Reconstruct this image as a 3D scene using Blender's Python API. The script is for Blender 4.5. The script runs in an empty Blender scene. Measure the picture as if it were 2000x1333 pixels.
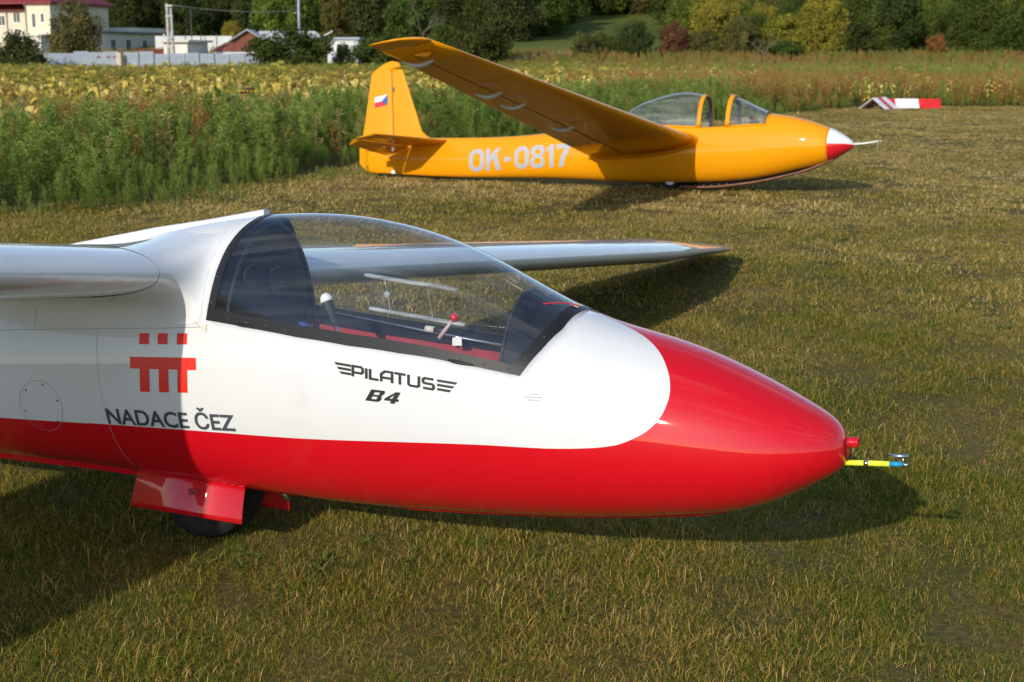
import bpy, bmesh, math, random
import numpy as np
from mathutils import Vector, Matrix

# ------------------------------------------------------------------ camera, sky, sun, exposure
SC = bpy.context.scene
COL = SC.collection
random.seed(7)
RNG = np.random.default_rng(11)
rad = math.radians

CAM_H = 1.63
CAM_PITCH = math.atan((666.5 - 113.0) / 2778.0)
cam_data = bpy.data.cameras.new('camera')
cam_data.lens = 50.0
cam_data.sensor_width = 36.0
cam_data.clip_start = 0.05
cam_data.clip_end = 4000
cam_data.dof.use_dof = True
cam_data.dof.focus_distance = 4.6
cam_data.dof.aperture_fstop = 7.1
cam = bpy.data.objects.new('camera', cam_data)
cam.location = (0, 0, CAM_H)
cam.rotation_euler = (math.pi / 2 - CAM_PITCH, 0, 0)
COL.objects.link(cam)
SC.camera = cam

SUN_AZ = rad(25.2)      # the light travels right and away from the camera
SUN_EL = rad(23.0)
world = bpy.data.worlds.new('World')
SC.world = world
world.use_nodes = True
wn = world.node_tree
wn.nodes.clear()
w_out = wn.nodes.new('ShaderNodeOutputWorld')
w_bg = wn.nodes.new('ShaderNodeBackground')
w_bg.inputs['Strength'].default_value = 0.15
w_sky = wn.nodes.new('ShaderNodeTexSky')
w_sky.sky_type = 'NISHITA'
w_sky.sun_disc = False
w_sky.sun_elevation = SUN_EL
w_sky.sun_rotation = math.pi + SUN_AZ
w_sky.air_density = 1.0
w_sky.dust_density = 0.4
w_sky.ozone_density = 2.2
# thin streaky cirrus over the whole sky
w_tc = wn.nodes.new('ShaderNodeTexCoord')
w_sep = wn.nodes.new('ShaderNodeSeparateXYZ')
wn.links.new(w_tc.outputs['Generated'], w_sep.inputs[0])
w_z = wn.nodes.new('ShaderNodeMath'); w_z.operation = 'MAXIMUM'; w_z.inputs[1].default_value = 0.06
wn.links.new(w_sep.outputs['Z'], w_z.inputs[0])
w_dx = wn.nodes.new('ShaderNodeMath'); w_dx.operation = 'DIVIDE'
w_dy = wn.nodes.new('ShaderNodeMath'); w_dy.operation = 'DIVIDE'
wn.links.new(w_sep.outputs['X'], w_dx.inputs[0]); wn.links.new(w_z.outputs[0], w_dx.inputs[1])
wn.links.new(w_sep.outputs['Y'], w_dy.inputs[0]); wn.links.new(w_z.outputs[0], w_dy.inputs[1])
w_cmb = wn.nodes.new('ShaderNodeCombineXYZ')
wn.links.new(w_dx.outputs[0], w_cmb.inputs[0]); wn.links.new(w_dy.outputs[0], w_cmb.inputs[1])
w_map = wn.nodes.new('ShaderNodeMapping')
w_map.inputs['Rotation'].default_value = (0, 0, rad(35))
w_map.inputs['Scale'].default_value = (0.55, 3.0, 1.0)
wn.links.new(w_cmb.outputs[0], w_map.inputs['Vector'])
w_noise = wn.nodes.new('ShaderNodeTexNoise')
w_noise.inputs['Scale'].default_value = 1.3
w_noise.inputs['Detail'].default_value = 7
w_noise.inputs['Roughness'].default_value = 0.62
w_noise.inputs['Distortion'].default_value = 0.6
wn.links.new(w_map.outputs[0], w_noise.inputs['Vector'])
w_ramp = wn.nodes.new('ShaderNodeMapRange')
w_ramp.inputs['From Min'].default_value = 0.52
w_ramp.inputs['From Max'].default_value = 0.70
w_ramp.inputs['To Max'].default_value = 0.65
wn.links.new(w_noise.outputs[0], w_ramp.inputs['Value'])
w_mix = wn.nodes.new('ShaderNodeMix'); w_mix.data_type = 'RGBA'
w_mix.inputs['B'].default_value = (8.2, 8.5, 9.0, 1)
wn.links.new(w_ramp.outputs[0], w_mix.inputs['Factor'])
wn.links.new(w_sky.outputs[0], w_mix.inputs['A'])
wn.links.new(w_mix.outputs['Result'], w_bg.inputs['Color'])
wn.links.new(w_bg.outputs[0], w_out.inputs['Surface'])

sun_data = bpy.data.lights.new('sun', 'SUN')
sun_data.energy = 3.5
sun_data.angle = rad(0.53)
sun_data.color = (1.0, 0.905, 0.765)
sun = bpy.data.objects.new('sun', sun_data)
sun_dir = Vector((math.sin(SUN_AZ) * math.cos(SUN_EL), math.cos(SUN_AZ) * math.cos(SUN_EL), -math.sin(SUN_EL)))
sun.rotation_euler = sun_dir.to_track_quat('-Z', 'Y').to_euler()
sun.location = (-20, -46, 22)
COL.objects.link(sun)

SC.view_settings.view_transform = 'Standard'
SC.view_settings.look = 'None'
SC.view_settings.exposure = 0.2
SC.view_settings.gamma = 1.0
SC.view_settings.use_curve_mapping = False
SC.render.engine = 'CYCLES'
SC.cycles.max_bounces = 6
SC.cycles.diffuse_bounces = 3
SC.cycles.glossy_bounces = 3
SC.cycles.use_adaptive_sampling = True
SC.cycles.adaptive_threshold = 0.02
SC.cycles.transparent_max_bounces = 16
SC.cycles.use_denoising = True
SC.cycles.caustics_reflective = False
SC.cycles.caustics_refractive = False

# ------------------------------------------------------------------ helpers
def hexc(r, g, b):
    f = lambda v: (v / 255 / 12.92) if v / 255 <= 0.04045 else ((v / 255 + 0.055) / 1.055) ** 2.4
    return (f(r), f(g), f(b))

MATS = {}
def mat(name, color, rough=0.5, metallic=0.0, coat=0.0, spec=0.5, var=0.0, scale=20.0, bump=0.0, bscale=60.0, color2=None, transl=0.0, rvar=0.0):
    """Procedural Principled material; var / color2 blend by noise, bump gives fine relief."""
    m = bpy.data.materials.new(name)
    m.use_nodes = True
    nt = m.node_tree
    b = nt.nodes['Principled BSDF']
    b.inputs['Roughness'].default_value = rough
    b.inputs['Metallic'].default_value = metallic
    b.inputs['Coat Weight'].default_value = coat
    b.inputs['Coat Roughness'].default_value = 0.03
    b.inputs['Specular IOR Level'].default_value = spec
    tc = nt.nodes.new('ShaderNodeTexCoord')
    c1 = tuple(color) + (1,)
    c2 = tuple(color2) + (1,) if color2 is not None else tuple(max(0, v * (1 - var)) for v in color) + (1,)
    if var > 0 or color2 is not None:
        n = nt.nodes.new('ShaderNodeTexNoise')
        n.inputs['Scale'].default_value = scale
        n.inputs['Detail'].default_value = 5
        nt.links.new(tc.outputs['Object'], n.inputs['Vector'])
        r = nt.nodes.new('ShaderNodeMapRange')
        r.inputs['From Min'].default_value = 0.35; r.inputs['From Max'].default_value = 0.65
        nt.links.new(n.outputs[0], r.inputs['Value'])
        mx = nt.nodes.new('ShaderNodeMix'); mx.data_type = 'RGBA'
        mx.inputs['A'].default_value = c1; mx.inputs['B'].default_value = c2
        nt.links.new(r.outputs[0], mx.inputs['Factor'])
        nt.links.new(mx.outputs['Result'], b.inputs['Base Color'])
        if rvar > 0:
            rr = nt.nodes.new('ShaderNodeMapRange')
            rr.inputs['To Min'].default_value = rough; rr.inputs['To Max'].default_value = rough + rvar
            nt.links.new(n.outputs[0], rr.inputs['Value'])
            nt.links.new(rr.outputs[0], b.inputs['Roughness'])
    else:
        b.inputs['Base Color'].default_value = c1
    if bump > 0:
        n2 = nt.nodes.new('ShaderNodeTexNoise')
        n2.inputs['Scale'].default_value = bscale; n2.inputs['Detail'].default_value = 4
        nt.links.new(tc.outputs['Object'], n2.inputs['Vector'])
        bp = nt.nodes.new('ShaderNodeBump'); bp.inputs['Strength'].default_value = bump; bp.inputs['Distance'].default_value = 0.01
        nt.links.new(n2.outputs[0], bp.inputs['Height'])
        nt.links.new(bp.outputs[0], b.inputs['Normal'])
    MATS[name] = m
    return m

def glossy_paint(name, color, rough=0.4, second=None, coat=1.0):
    """Sprayed gloss paint: slight orange peel, faint dirt, optional second colour where attribute 'paint' > 0."""
    m = bpy.data.materials.new(name); m.use_nodes = True
    nt = m.node_tree; b = nt.nodes['Principled BSDF']
    b.inputs['Coat Weight'].default_value = coat
    b.inputs['Coat Roughness'].default_value = 0.035
    b.inputs['Specular IOR Level'].default_value = 0.08
    tc = nt.nodes.new('ShaderNodeTexCoord')
    col = None
    mx0 = nt.nodes.new('ShaderNodeMix'); mx0.data_type = 'RGBA'
    mx0.inputs['A'].default_value = tuple(color) + (1,)
    if second is not None:
        mx0.inputs['B'].default_value = tuple(second) + (1,)
        at = nt.nodes.new('ShaderNodeAttribute'); at.attribute_name = 'paint'
        gt = nt.nodes.new('ShaderNodeMath'); gt.operation = 'GREATER_THAN'; gt.inputs[1].default_value = 0.0
        nt.links.new(at.outputs['Fac'], gt.inputs[0])
        nt.links.new(gt.outputs[0], mx0.inputs['Factor'])
    else:
        mx0.inputs['Factor'].default_value = 0
    # dirt: small specks and soft smears
    n = nt.nodes.new('ShaderNodeTexNoise'); n.inputs['Scale'].default_value = 3.2; n.inputs['Detail'].default_value = 8; n.inputs['Roughness'].default_value = 0.7
    nt.links.new(tc.outputs['Object'], n.inputs['Vector'])
    r = nt.nodes.new('ShaderNodeMapRange'); r.inputs['From Min'].default_value = 0.55; r.inputs['From Max'].default_value = 0.9; r.inputs['To Max'].default_value = 0.22
    nt.links.new(n.outputs[0], r.inputs['Value'])
    v = nt.nodes.new('ShaderNodeTexVoronoi'); v.inputs['Scale'].default_value = 14.0
    nt.links.new(tc.outputs['Object'], v.inputs['Vector'])
    lt = nt.nodes.new('ShaderNodeMath'); lt.operation = 'LESS_THAN'; lt.inputs[1].default_value = 0.028
    nt.links.new(v.outputs['Distance'], lt.inputs[0])
    ad = nt.nodes.new('ShaderNodeMath'); ad.operation = 'MULTIPLY_ADD'; ad.inputs[1].default_value = 0.45
    nt.links.new(lt.outputs[0], ad.inputs[0]); nt.links.new(r.outputs[0], ad.inputs[2])
    mx1 = nt.nodes.new('ShaderNodeMix'); mx1.data_type = 'RGBA'
    mx1.inputs['B'].default_value = (0.16, 0.13, 0.09, 1)
    nt.links.new(ad.outputs[0], mx1.inputs['Factor'])
    nt.links.new(mx0.outputs['Result'], mx1.inputs['A'])
    nt.links.new(mx1.outputs['Result'], b.inputs['Base Color'])
    rr = nt.nodes.new('ShaderNodeMapRange'); rr.inputs['To Min'].default_value = rough; rr.inputs['To Max'].default_value = rough + 0.14
    nt.links.new(n.outputs[0], rr.inputs['Value']); nt.links.new(rr.outputs[0], b.inputs['Roughness'])
    # very gentle panel waviness
    n2 = nt.nodes.new('ShaderNodeTexNoise'); n2.inputs['Scale'].default_value = 2.4; n2.inputs['Detail'].default_value = 2
    nt.links.new(tc.outputs['Object'], n2.inputs['Vector'])
    bp = nt.nodes.new('ShaderNodeBump'); bp.inputs['Strength'].default_value = 0.10; bp.inputs['Distance'].default_value = 0.02
    nt.links.new(n2.outputs[0], bp.inputs['Height'])
    nt.links.new(bp.outputs[0], b.inputs['Normal']); nt.links.new(bp.outputs[0], b.inputs['Coat Normal'])
    MATS[name] = m
    return m

def glass_mat(name, tint=(0.955, 0.968, 0.972), haze=0.03, ior=1.49, rough=0.0):
    """Thin clear acrylic: see-through with a Fresnel reflection and a trace of haze."""
    m = bpy.data.materials.new(name); m.use_nodes = True
    nt = m.node_tree; nt.nodes.clear()
    o = nt.nodes.new('ShaderNodeOutputMaterial')
    tr = nt.nodes.new('ShaderNodeBsdfTransparent'); tr.inputs[0].default_value = tuple(tint) + (1,)
    df = nt.nodes.new('ShaderNodeBsdfDiffuse'); df.inputs[0].default_value = (0.8, 0.82, 0.85, 1)
    gl = nt.nodes.new('ShaderNodeBsdfGlossy'); gl.inputs['Roughness'].default_value = rough; gl.inputs[0].default_value = (1, 1, 1, 1)
    fr = nt.nodes.new('ShaderNodeFresnel'); fr.inputs['IOR'].default_value = ior
    ge = nt.nodes.new('ShaderNodeNewGeometry')
    ii = nt.nodes.new('ShaderNodeMapRange'); ii.inputs['To Min'].default_value = ior; ii.inputs['To Max'].default_value = 1.0 / ior
    nt.links.new(ge.outputs['Backfacing'], ii.inputs['Value']); nt.links.new(ii.outputs[0], fr.inputs['IOR'])   # thin pane: same reflection from both sides
    x2 = nt.nodes.new('ShaderNodeMath'); x2.operation = 'MULTIPLY'; x2.inputs[1].default_value = 1.55; x2.use_clamp = True
    nt.links.new(fr.outputs[0], x2.inputs[0])
    tc = nt.nodes.new('ShaderNodeTexCoord')
    mp = nt.nodes.new('ShaderNodeMapping'); mp.inputs['Scale'].default_value = (1.0, 14.0, 14.0)
    nt.links.new(tc.outputs['Object'], mp.inputs['Vector'])
    n = nt.nodes.new('ShaderNodeTexNoise'); n.inputs['Scale'].default_value = 2.0; n.inputs['Detail'].default_value = 5
    nt.links.new(mp.outputs[0], n.inputs['Vector'])
    hz = nt.nodes.new('ShaderNodeMapRange'); hz.inputs['From Min'].default_value = 0.42; hz.inputs['From Max'].default_value = 0.75
    hz.inputs['To Min'].default_value = haze * 0.3; hz.inputs['To Max'].default_value = haze * 2.2
    nt.links.new(n.outputs[0], hz.inputs['Value'])
    m1 = nt.nodes.new('ShaderNodeMixShader'); m2 = nt.nodes.new('ShaderNodeMixShader')
    nt.links.new(hz.outputs[0], m1.inputs[0]); nt.links.new(tr.outputs[0], m1.inputs[1]); nt.links.new(df.outputs[0], m1.inputs[2])
    nt.links.new(x2.outputs[0], m2.inputs[0]); nt.links.new(m1.outputs[0], m2.inputs[1]); nt.links.new(gl.outputs[0], m2.inputs[2])
    nt.links.new(m2.outputs[0], o.inputs['Surface'])
    MATS[name] = m
    return m

def mesh_obj(name, verts, faces, material=None, parent=None, smooth=False, loc=None, coll=None):
    me = bpy.data.meshes.new(name)
    me.from_pydata([tuple(map(float, v)) for v in verts], [], [tuple(int(i) for i in f) for f in faces])
    me.update()
    if smooth:
        me.polygons.foreach_set('use_smooth', [True] * len(me.polygons))
    o = bpy.data.objects.new(name, me)
    if material is not None:
        me.materials.append(material if not isinstance(material, str) else MATS[material])
    (coll or COL).objects.link(o)
    if parent is not None:
        o.parent = parent
    if loc is not None:
        o.location = loc
    return o

def bm_obj(name, bm, material=None, parent=None, smooth=False, loc=None, coll=None):
    me = bpy.data.meshes.new(name)
    bmesh.ops.recalc_face_normals(bm, faces=bm.faces)
    bm.to_mesh(me); bm.free()
    if smooth:
        me.polygons.foreach_set('use_smooth', [True] * len(me.polygons))
    o = bpy.data.objects.new(name, me)
    if material is not None:
        me.materials.append(material if not isinstance(material, str) else MATS[material])
    (coll or COL).objects.link(o)
    if parent is not None:
        o.parent = parent
    if loc is not None:
        o.location = loc
    return o

def empty(name, loc, label=None, cat=None, group=None, rz=0.0, matrix=None):
    o = bpy.data.objects.new(name, None)
    o.empty_display_size = 0.2
    COL.objects.link(o)
    if matrix is not None:
        o.matrix_world = matrix
    else:
        o.location = loc; o.rotation_euler = (0, 0, rz)
    tag(o, label, cat, group)
    return o

def tag(o, label=None, cat=None, group=None, kind=None):
    if label: o['label'] = label
    if cat: o['category'] = cat
    if group: o['group'] = group
    if kind: o['kind'] = kind
    return o

def box_bm(bm, lo, hi, bevel=0.0):
    r = bmesh.ops.create_cube(bm, size=1.0)
    c = [(a + b) / 2 for a, b in zip(lo, hi)]; s = [abs(b - a) for a, b in zip(lo, hi)]
    for v in r['verts']:
        v.co = Vector((v.co.x * s[0] + c[0], v.co.y * s[1] + c[1], v.co.z * s[2] + c[2]))
    if bevel > 0:
        es = list({e for v in r['verts'] for e in v.link_edges})
        bmesh.ops.bevel(bm, geom=es, offset=bevel, segments=2, profile=0.6, affect='EDGES')

def box(name, lo, hi, material, parent=None, bevel=0.0, smooth=False):
    bm = bmesh.new(); box_bm(bm, lo, hi, bevel)
    return bm_obj(name, bm, material, parent, smooth)

def tube_geo(pts, radii, seg=10, cap=True):
    """Verts/faces of a tube swept along pts."""
    pts = [Vector(p) for p in pts]
    if not hasattr(radii, '__len__'):
        radii = [radii] * len(pts)
    V, F = [], []
    up = None
    for i, p in enumerate(pts):
        t = (pts[min(i + 1, len(pts) - 1)] - pts[max(i - 1, 0)]).normalized()
        if up is None:
            up = Vector((0, 0, 1)) if abs(t.z) < 0.9 else Vector((1, 0, 0))
        a = t.cross(up).normalized(); b = a.cross(t).normalized(); up = b
        for k in range(seg):
            an = 2 * math.pi * k / seg
            V.append(p + (a * math.cos(an) + b * math.sin(an)) * radii[i])
    for i in range(len(pts) - 1):
        for k in range(seg):
            F.append((i * seg + k, i * seg + (k + 1) % seg, (i + 1) * seg + (k + 1) % seg, (i + 1) * seg + k))
    if cap:
        F.append(tuple(range(seg - 1, -1, -1))); F.append(tuple((len(pts) - 1) * seg + k for k in range(seg)))
    return V, F

def tube(name, pts, radii, material, parent=None, seg=10, smooth=True):
    V, F = tube_geo(pts, radii, seg)
    o = mesh_obj(name, V, F, material, parent, smooth)
    return o

def merge_geo(parts):
    V, F = [], []
    for v, f in parts:
        n = len(V); V += list(v); F += [tuple(i + n for i in ff) for ff in f]
    return V, F

def lathe_geo(prof, centre, axis=(0, 1, 0), seg=32):
    """prof: list of (along axis, radius)."""
    ax = Vector(axis).normalized(); c = Vector(centre)
    a = ax.orthogonal().normalized(); b = ax.cross(a)
    V, F = [], []
    for (h, r) in prof:
        for k in range(seg):
            t = 2 * math.pi * k / seg
            V.append(c + ax * h + (a * math.cos(t) + b * math.sin(t)) * r)
    for i in range(len(prof) - 1):
        for k in range(seg):
            F.append((i * seg + k, i * seg + (k + 1) % seg, (i + 1) * seg + (k + 1) % seg, (i + 1) * seg + k))
    return V, F

def lathe(name, prof, centre, axis, material, parent=None, seg=32, smooth=True):
    V, F = lathe_geo(prof, centre, axis, seg)
    bm = bmesh.new()
    vs = [bm.verts.new(v) for v in V]
    for f in F:
        try: bm.faces.new([vs[i] for i in f])
        except ValueError: pass
    bmesh.ops.remove_doubles(bm, verts=bm.verts, dist=1e-6)
    o = bm_obj(name, bm, material, parent, smooth)
    return o

def spline(xk, yk, x):
    xk = np.asarray(xk, float); yk = np.asarray(yk, float); x = np.asarray(x, float)
    n = len(xk); h = np.diff(xk); A = np.zeros((n, n)); b = np.zeros(n); A[0, 0] = A[-1, -1] = 1
    for i in range(1, n - 1):
        A[i, i - 1] = h[i - 1]; A[i, i] = 2 * (h[i - 1] + h[i]); A[i, i + 1] = h[i]
        b[i] = 6 * ((yk[i + 1] - yk[i]) / h[i] - (yk[i] - yk[i - 1]) / h[i - 1])
    M = np.linalg.solve(A, b); j = np.clip(np.searchsorted(xk, x) - 1, 0, n - 2)
    hh = h[j]; t0 = xk[j + 1] - x; t1 = x - xk[j]
    return M[j] * t0 ** 3 / 6 / hh + M[j + 1] * t1 ** 3 / 6 / hh + (yk[j] / hh - M[j] * hh / 6) * t0 + (yk[j + 1] / hh - M[j + 1] * hh / 6) * t1

class Hull:
    """Streamlined fuselage: top, bottom and half-width curves over q = sqrt(nose - x)."""
    def __init__(s, xn, qk, top, bot, w, frac, eu, el):
        s.xn, s.qk, s.t, s.b, s.w, s.frac, s.eu, s.el = xn, qk, top, bot, w, frac, eu, el
    def sec(s, x):
        q = np.sqrt(np.maximum(s.xn - np.asarray(x, float), 0))
        return spline(s.qk, s.t, q), spline(s.qk, s.b, q), np.maximum(spline(s.qk, s.w, q), 1e-5)
    def pt(s, x, th, off=0.0):
        """Point at station x and angle th (deg, -90 belly .. 90 top) on the right (-y) side; th beyond 90 runs down the left side."""
        x, th = np.broadcast_arrays(np.asarray(x, float), np.asarray(th, float))
        t, b, w = s.sec(x); zc = b + (t - b) * s.frac
        r = np.radians(th); ct, st = np.cos(r), np.sin(r)
        e = np.where(st >= 0, s.eu, s.el)
        y = -(w + off) * np.sign(ct) * np.abs(ct) ** e
        z = zc + np.where(st >= 0, t - zc + off, zc - b + off) * np.sign(st) * np.abs(st) ** e
        return np.stack([x, y, z], -1)
    def side(s, x, z, off=0.0, sgn=-1):
        """Point of the side skin at (x, z)."""
        x, z = np.broadcast_arrays(np.asarray(x, float), np.asarray(z, float))
        t, b, w = s.sec(x); zc = b + (t - b) * s.frac
        u = np.clip(np.abs(np.where(z > zc, (z - zc) / (t - zc), (zc - z) / (zc - b))), 0, 0.9999)
        e = np.where(z > zc, s.eu, s.el)
        y = sgn * (w * (1 - u ** (2 / e)) ** (e / 2) + off)
        return np.stack([x, y, z], -1)
    def th_at(s, x, z):
        t, b, w = s.sec(x); zc = b + (t - b) * s.frac
        u = np.clip(np.where(z > zc, (z - zc) / (t - zc), (z - zc) / (zc - b)), -1, 1)
        e = np.where(u >= 0, s.eu, s.el)
        return np.degrees(np.arcsin(np.sign(u) * np.abs(u) ** (1 / e)))

def grid_faces(nr, nc, keep=None, closed=False):
    F = []
    for i in range(nr - 1):
        for j in range(nc if closed else nc - 1):
            if keep is None or keep(i, j):
                F.append((i * nc + j, i * nc + (j + 1) % nc, (i + 1) * nc + (j + 1) % nc, (i + 1) * nc + j))
    return F

def clean_grid(name, P, faces, material, parent, smooth=True, flip=False, attr=None, solid=0.0, offset=-1.0):
    V = P.reshape(-1, 3)
    used = sorted({i for f in faces for i in f}); remap = {a: k for k, a in enumerate(used)}
    faces = [tuple(remap[i] for i in (f[::-1] if flip else f)) for f in faces]
    o = mesh_obj(name, V[used], faces, material, parent, smooth)
    if attr is not None:
        a = o.data.attributes.new('paint', 'FLOAT', 'POINT')
        a.data.foreach_set('value', np.asarray(attr).reshape(-1)[used].astype(np.float32))
    if solid > 0:
        md = o.modifiers.new('thickness', 'SOLIDIFY'); md.thickness = solid; md.offset = offset
    return o

def naca(t, m=0.0, n=22):
    """Closed loop (x/c, y/c) from trailing edge over the top to the leading edge and back below."""
    bt = np.linspace(0, np.pi, n); x = (1 - np.cos(bt)) / 2
    yt = 5 * t * (0.2969 * np.sqrt(x) - 0.126 * x - 0.3516 * x ** 2 + 0.2843 * x ** 3 - 0.1015 * x ** 4)
    p = 0.42
    yc = np.where(x < p, m / p ** 2 * (2 * p * x - x ** 2), m / (1 - p) ** 2 * (1 - 2 * p + 2 * p * x - x ** 2))
    up = np.stack([x, yc + yt], 1)[::-1]; lo = np.stack([x, yc - yt], 1)[1:]
    return np.concatenate([up, lo])

def foil_pts(le, te, up, t, m=0.0, n=22):
    le, te, up = np.asarray(le, float), np.asarray(te, float), np.asarray(up, float)
    c = np.linalg.norm(te - le); prof = naca(t, m, n)
    return le + prof[:, :1] * (te - le) + prof[:, 1:] * c * up

def foil_loft(name, sections, material, parent, n=22, cap=True):
    """sections: list of (le, te, up, thickness, camber)."""
    P = np.stack([foil_pts(*s, n=n) for s in sections]); nr, nc = P.shape[:2]
    F = grid_faces(nr, nc, closed=True)
    if cap:
        F.append(tuple(range(nc - 1, -1, -1))); F.append(tuple((nr - 1) * nc + k for k in range(nc)))
    bm = bmesh.new(); vs = [bm.verts.new(v) for v in P.reshape(-1, 3)]
    for f in F:
        try: bm.faces.new([vs[i] for i in f])
        except ValueError: pass
    bmesh.ops.remove_doubles(bm, verts=bm.verts, dist=1e-5)
    o = bm_obj(name, bm, material, parent, True)
    return o

def text_bm(body, size, bold=0.0, xscale=1.0, spacing=1.0, shear=0.0):
    """Flat lettering from the built-in font as a triangulated bmesh; cap height = size, left/baseline at 0."""
    cu = bpy.data.curves.new('t', 'FONT'); cu.body = body; cu.size = 1.0; cu.offset = bold; cu.space_character = spacing; cu.shear = shear
    cu.resolution_u = 6
    ob = bpy.data.objects.new('t', cu); COL.objects.link(ob)
    dg = bpy.context.evaluated_depsgraph_get(); dg.update()
    me = bpy.data.meshes.new_from_object(ob.evaluated_get(dg))
    bm = bmesh.new(); bm.from_mesh(me)
    bpy.data.objects.remove(ob); bpy.data.curves.remove(cu); bpy.data.meshes.remove(me)
    xs = [v.co.x for v in bm.verts]; ys = [v.co.y for v in bm.verts]
    cap = 0.729
    for v in bm.verts:
        v.co.x = (v.co.x - min(xs)) * size / cap * xscale; v.co.y = v.co.y * size / cap
    return bm

def slice_bm(bm, step, axis=1):
    vals = [v.co[axis] for v in bm.verts]; lo, hi = min(vals), max(vals)
    k = lo + step
    no = [0, 0, 0]; no[axis] = 1
    while k < hi - 1e-6:
        co = [0, 0, 0]; co[axis] = k
        bmesh.ops.bisect_plane(bm, geom=bm.verts[:] + bm.edges[:] + bm.faces[:], plane_co=co, plane_no=no)
        k += step

def decal(name, bm, hull, fn, material, parent, off=0.0015, step=0.012):
    """Wrap a flat bmesh (u, v) onto the right side of the hull through fn(u, v) -> (x, z)."""
    slice_bm(bm, step, 1); slice_bm(bm, step * 2.5, 0)
    uv = np.array([v.co[:2] for v in bm.verts])
    x, z = fn(uv[:, 0], uv[:, 1])
    P = hull.side(x, z, off)
    for v, p in zip(bm.verts, P):
        v.co = Vector(p)
    me = bpy.data.meshes.new(name); bm.to_mesh(me); bm.free()
    o = bpy.data.objects.new(name, me); me.materials.append(MATS[material]); COL.objects.link(o); o.parent = parent
    return o

def poly_bm(polys):
    bm = bmesh.new()
    for p in polys:
        vs = [bm.verts.new((q[0], q[1], 0)) for q in p]
        f = bm.faces.new(vs)
        if f.normal.z < 0: f.normal_flip()
    bmesh.ops.triangulate(bm, faces=bm.faces)
    return bm

def stroke_polys(lines, w):
    """Mitred ribbons for lettering drawn as polylines."""
    out = []
    for L in lines:
        P = [Vector((a[0], a[1])) for a in L]
        for i in range(len(P) - 1):
            d = (P[i + 1] - P[i]).normalized(); n = Vector((-d.y, d.x)) * w / 2
            def ext(u, v):
                return w / 2 * math.tan(min(u.angle(v), 1.6) / 2)
            a = P[i] - d * (ext(P[i] - P[i - 1], P[i + 1] - P[i]) if i > 0 else 0)
            b = P[i + 1] + d * (ext(P[i + 1] - P[i], P[i + 2] - P[i + 1]) if i < len(P) - 2 else 0)
            out.append([a + n, a - n, b - n, b + n])
    return out

def surf_strip(name, hull, pts, width, material, parent, off=0.0012):
    """Narrow strip on the right hull side along (x, z) points."""
    pts = [Vector(p) for p in pts]
    dens = []
    for a, b in zip(pts[:-1], pts[1:]):
        n = max(2, int((b - a).length / 0.02))
        dens += [a.lerp(b, k / n) for k in range(n)]
    dens.append(pts[-1])
    A, B = [], []
    for i, p in enumerate(dens):
        d = (dens[min(i + 1, len(dens) - 1)] - dens[max(i - 1, 0)]).normalized(); n = Vector((-d.y, d.x)) * width / 2
        A.append(p + n); B.append(p - n)
    pa = hull.side([a.x for a in A], [a.y for a in A], off); pb = hull.side([b.x for b in B], [b.y for b in B], off)
    n = len(dens)
    return mesh_obj(name, np.concatenate([pa, pb]), [(i, i + 1, n + i + 1, n + i) for i in range(n - 1)], material, parent, True)

def body_matrix(loc, yaw, pitch, roll):
    cy, sy = math.cos(yaw), math.sin(yaw); Rz = np.array([[cy, sy, 0], [-sy, cy, 0], [0, 0, 1]])
    cp, sp = math.cos(pitch), math.sin(pitch); Ry = np.array([[cp, 0, -sp], [0, 1, 0], [sp, 0, cp]])
    cr, sr = math.cos(roll), math.sin(roll); Rx = np.array([[1, 0, 0], [0, cr, sr], [0, -sr, cr]])
    R = Rz @ Ry @ Rx; M = Matrix([list(R[i]) + [loc[i]] for i in range(3)] + [[0, 0, 0, 1]])
    return M

# ------------------------------------------------------------------ materials
WHITE = (0.635, 0.65, 0.67); RED = (0.53, 0.0035, 0.011)
glossy_paint('two_tone_gloss', WHITE, 0.4, RED)
glossy_paint('white_gloss', WHITE, 0.4)
glossy_paint('red_gloss', RED, 0.4)
glossy_paint('yellow_gloss', (0.76, 0.300, 0.003), 0.4, None, 0.5)
mat('black_frame', (0.013, 0.014, 0.016), 0.38, spec=0.4)
mat('black_print', (0.015, 0.016, 0.018), 0.35)
mat('slate_print', (0.055, 0.066, 0.080), 0.4)
mat('logo_red', (0.72, 0.022, 0.011), 0.35)
mat('seam', (0.20, 0.20, 0.20), 0.7)
mat('seam_light', (0.45, 0.40, 0.38), 0.6)
mat('faint_print', (0.36, 0.36, 0.35), 0.6)
mat('cream_tape', (0.66, 0.62, 0.52), 0.7, var=0.2, scale=40)
mat('rubber', (0.010, 0.010, 0.011), 0.75, spec=0.25, bump=0.15, bscale=120, color2=(0.022, 0.020, 0.017), scale=25)
mat('steel', (0.62, 0.62, 0.62), 0.28, metallic=1.0, var=0.2, scale=60)
mat('grey_metal', (0.42, 0.43, 0.44), 0.42, metallic=0.6, var=0.2, scale=50)
mat('cockpit_black', (0.016, 0.018, 0.024), 0.6, bump=0.1, bscale=300)
mat('cockpit_navy', (0.009, 0.012, 0.020), 0.55, spec=0.3, var=0.3, scale=12, bump=0.06, bscale=200)
mat('cockpit_red', (0.34, 0.018, 0.026), 0.65, var=0.25, scale=18, bump=0.1, bscale=150)
mat('cockpit_blue', (0.04, 0.07, 0.42), 0.6, bump=0.3, bscale=60)
mat('ball_red', (0.55, 0.012, 0.02), 0.2, coat=0.5)
mat('plastic_white', (0.78, 0.78, 0.75), 0.35)
mat('neon_yellow', (0.78, 0.85, 0.05), 0.5)
mat('plastic_blue', (0.01, 0.28, 0.55), 0.4)
mat('string_red', (0.55, 0.02, 0.02), 0.8)
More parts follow.
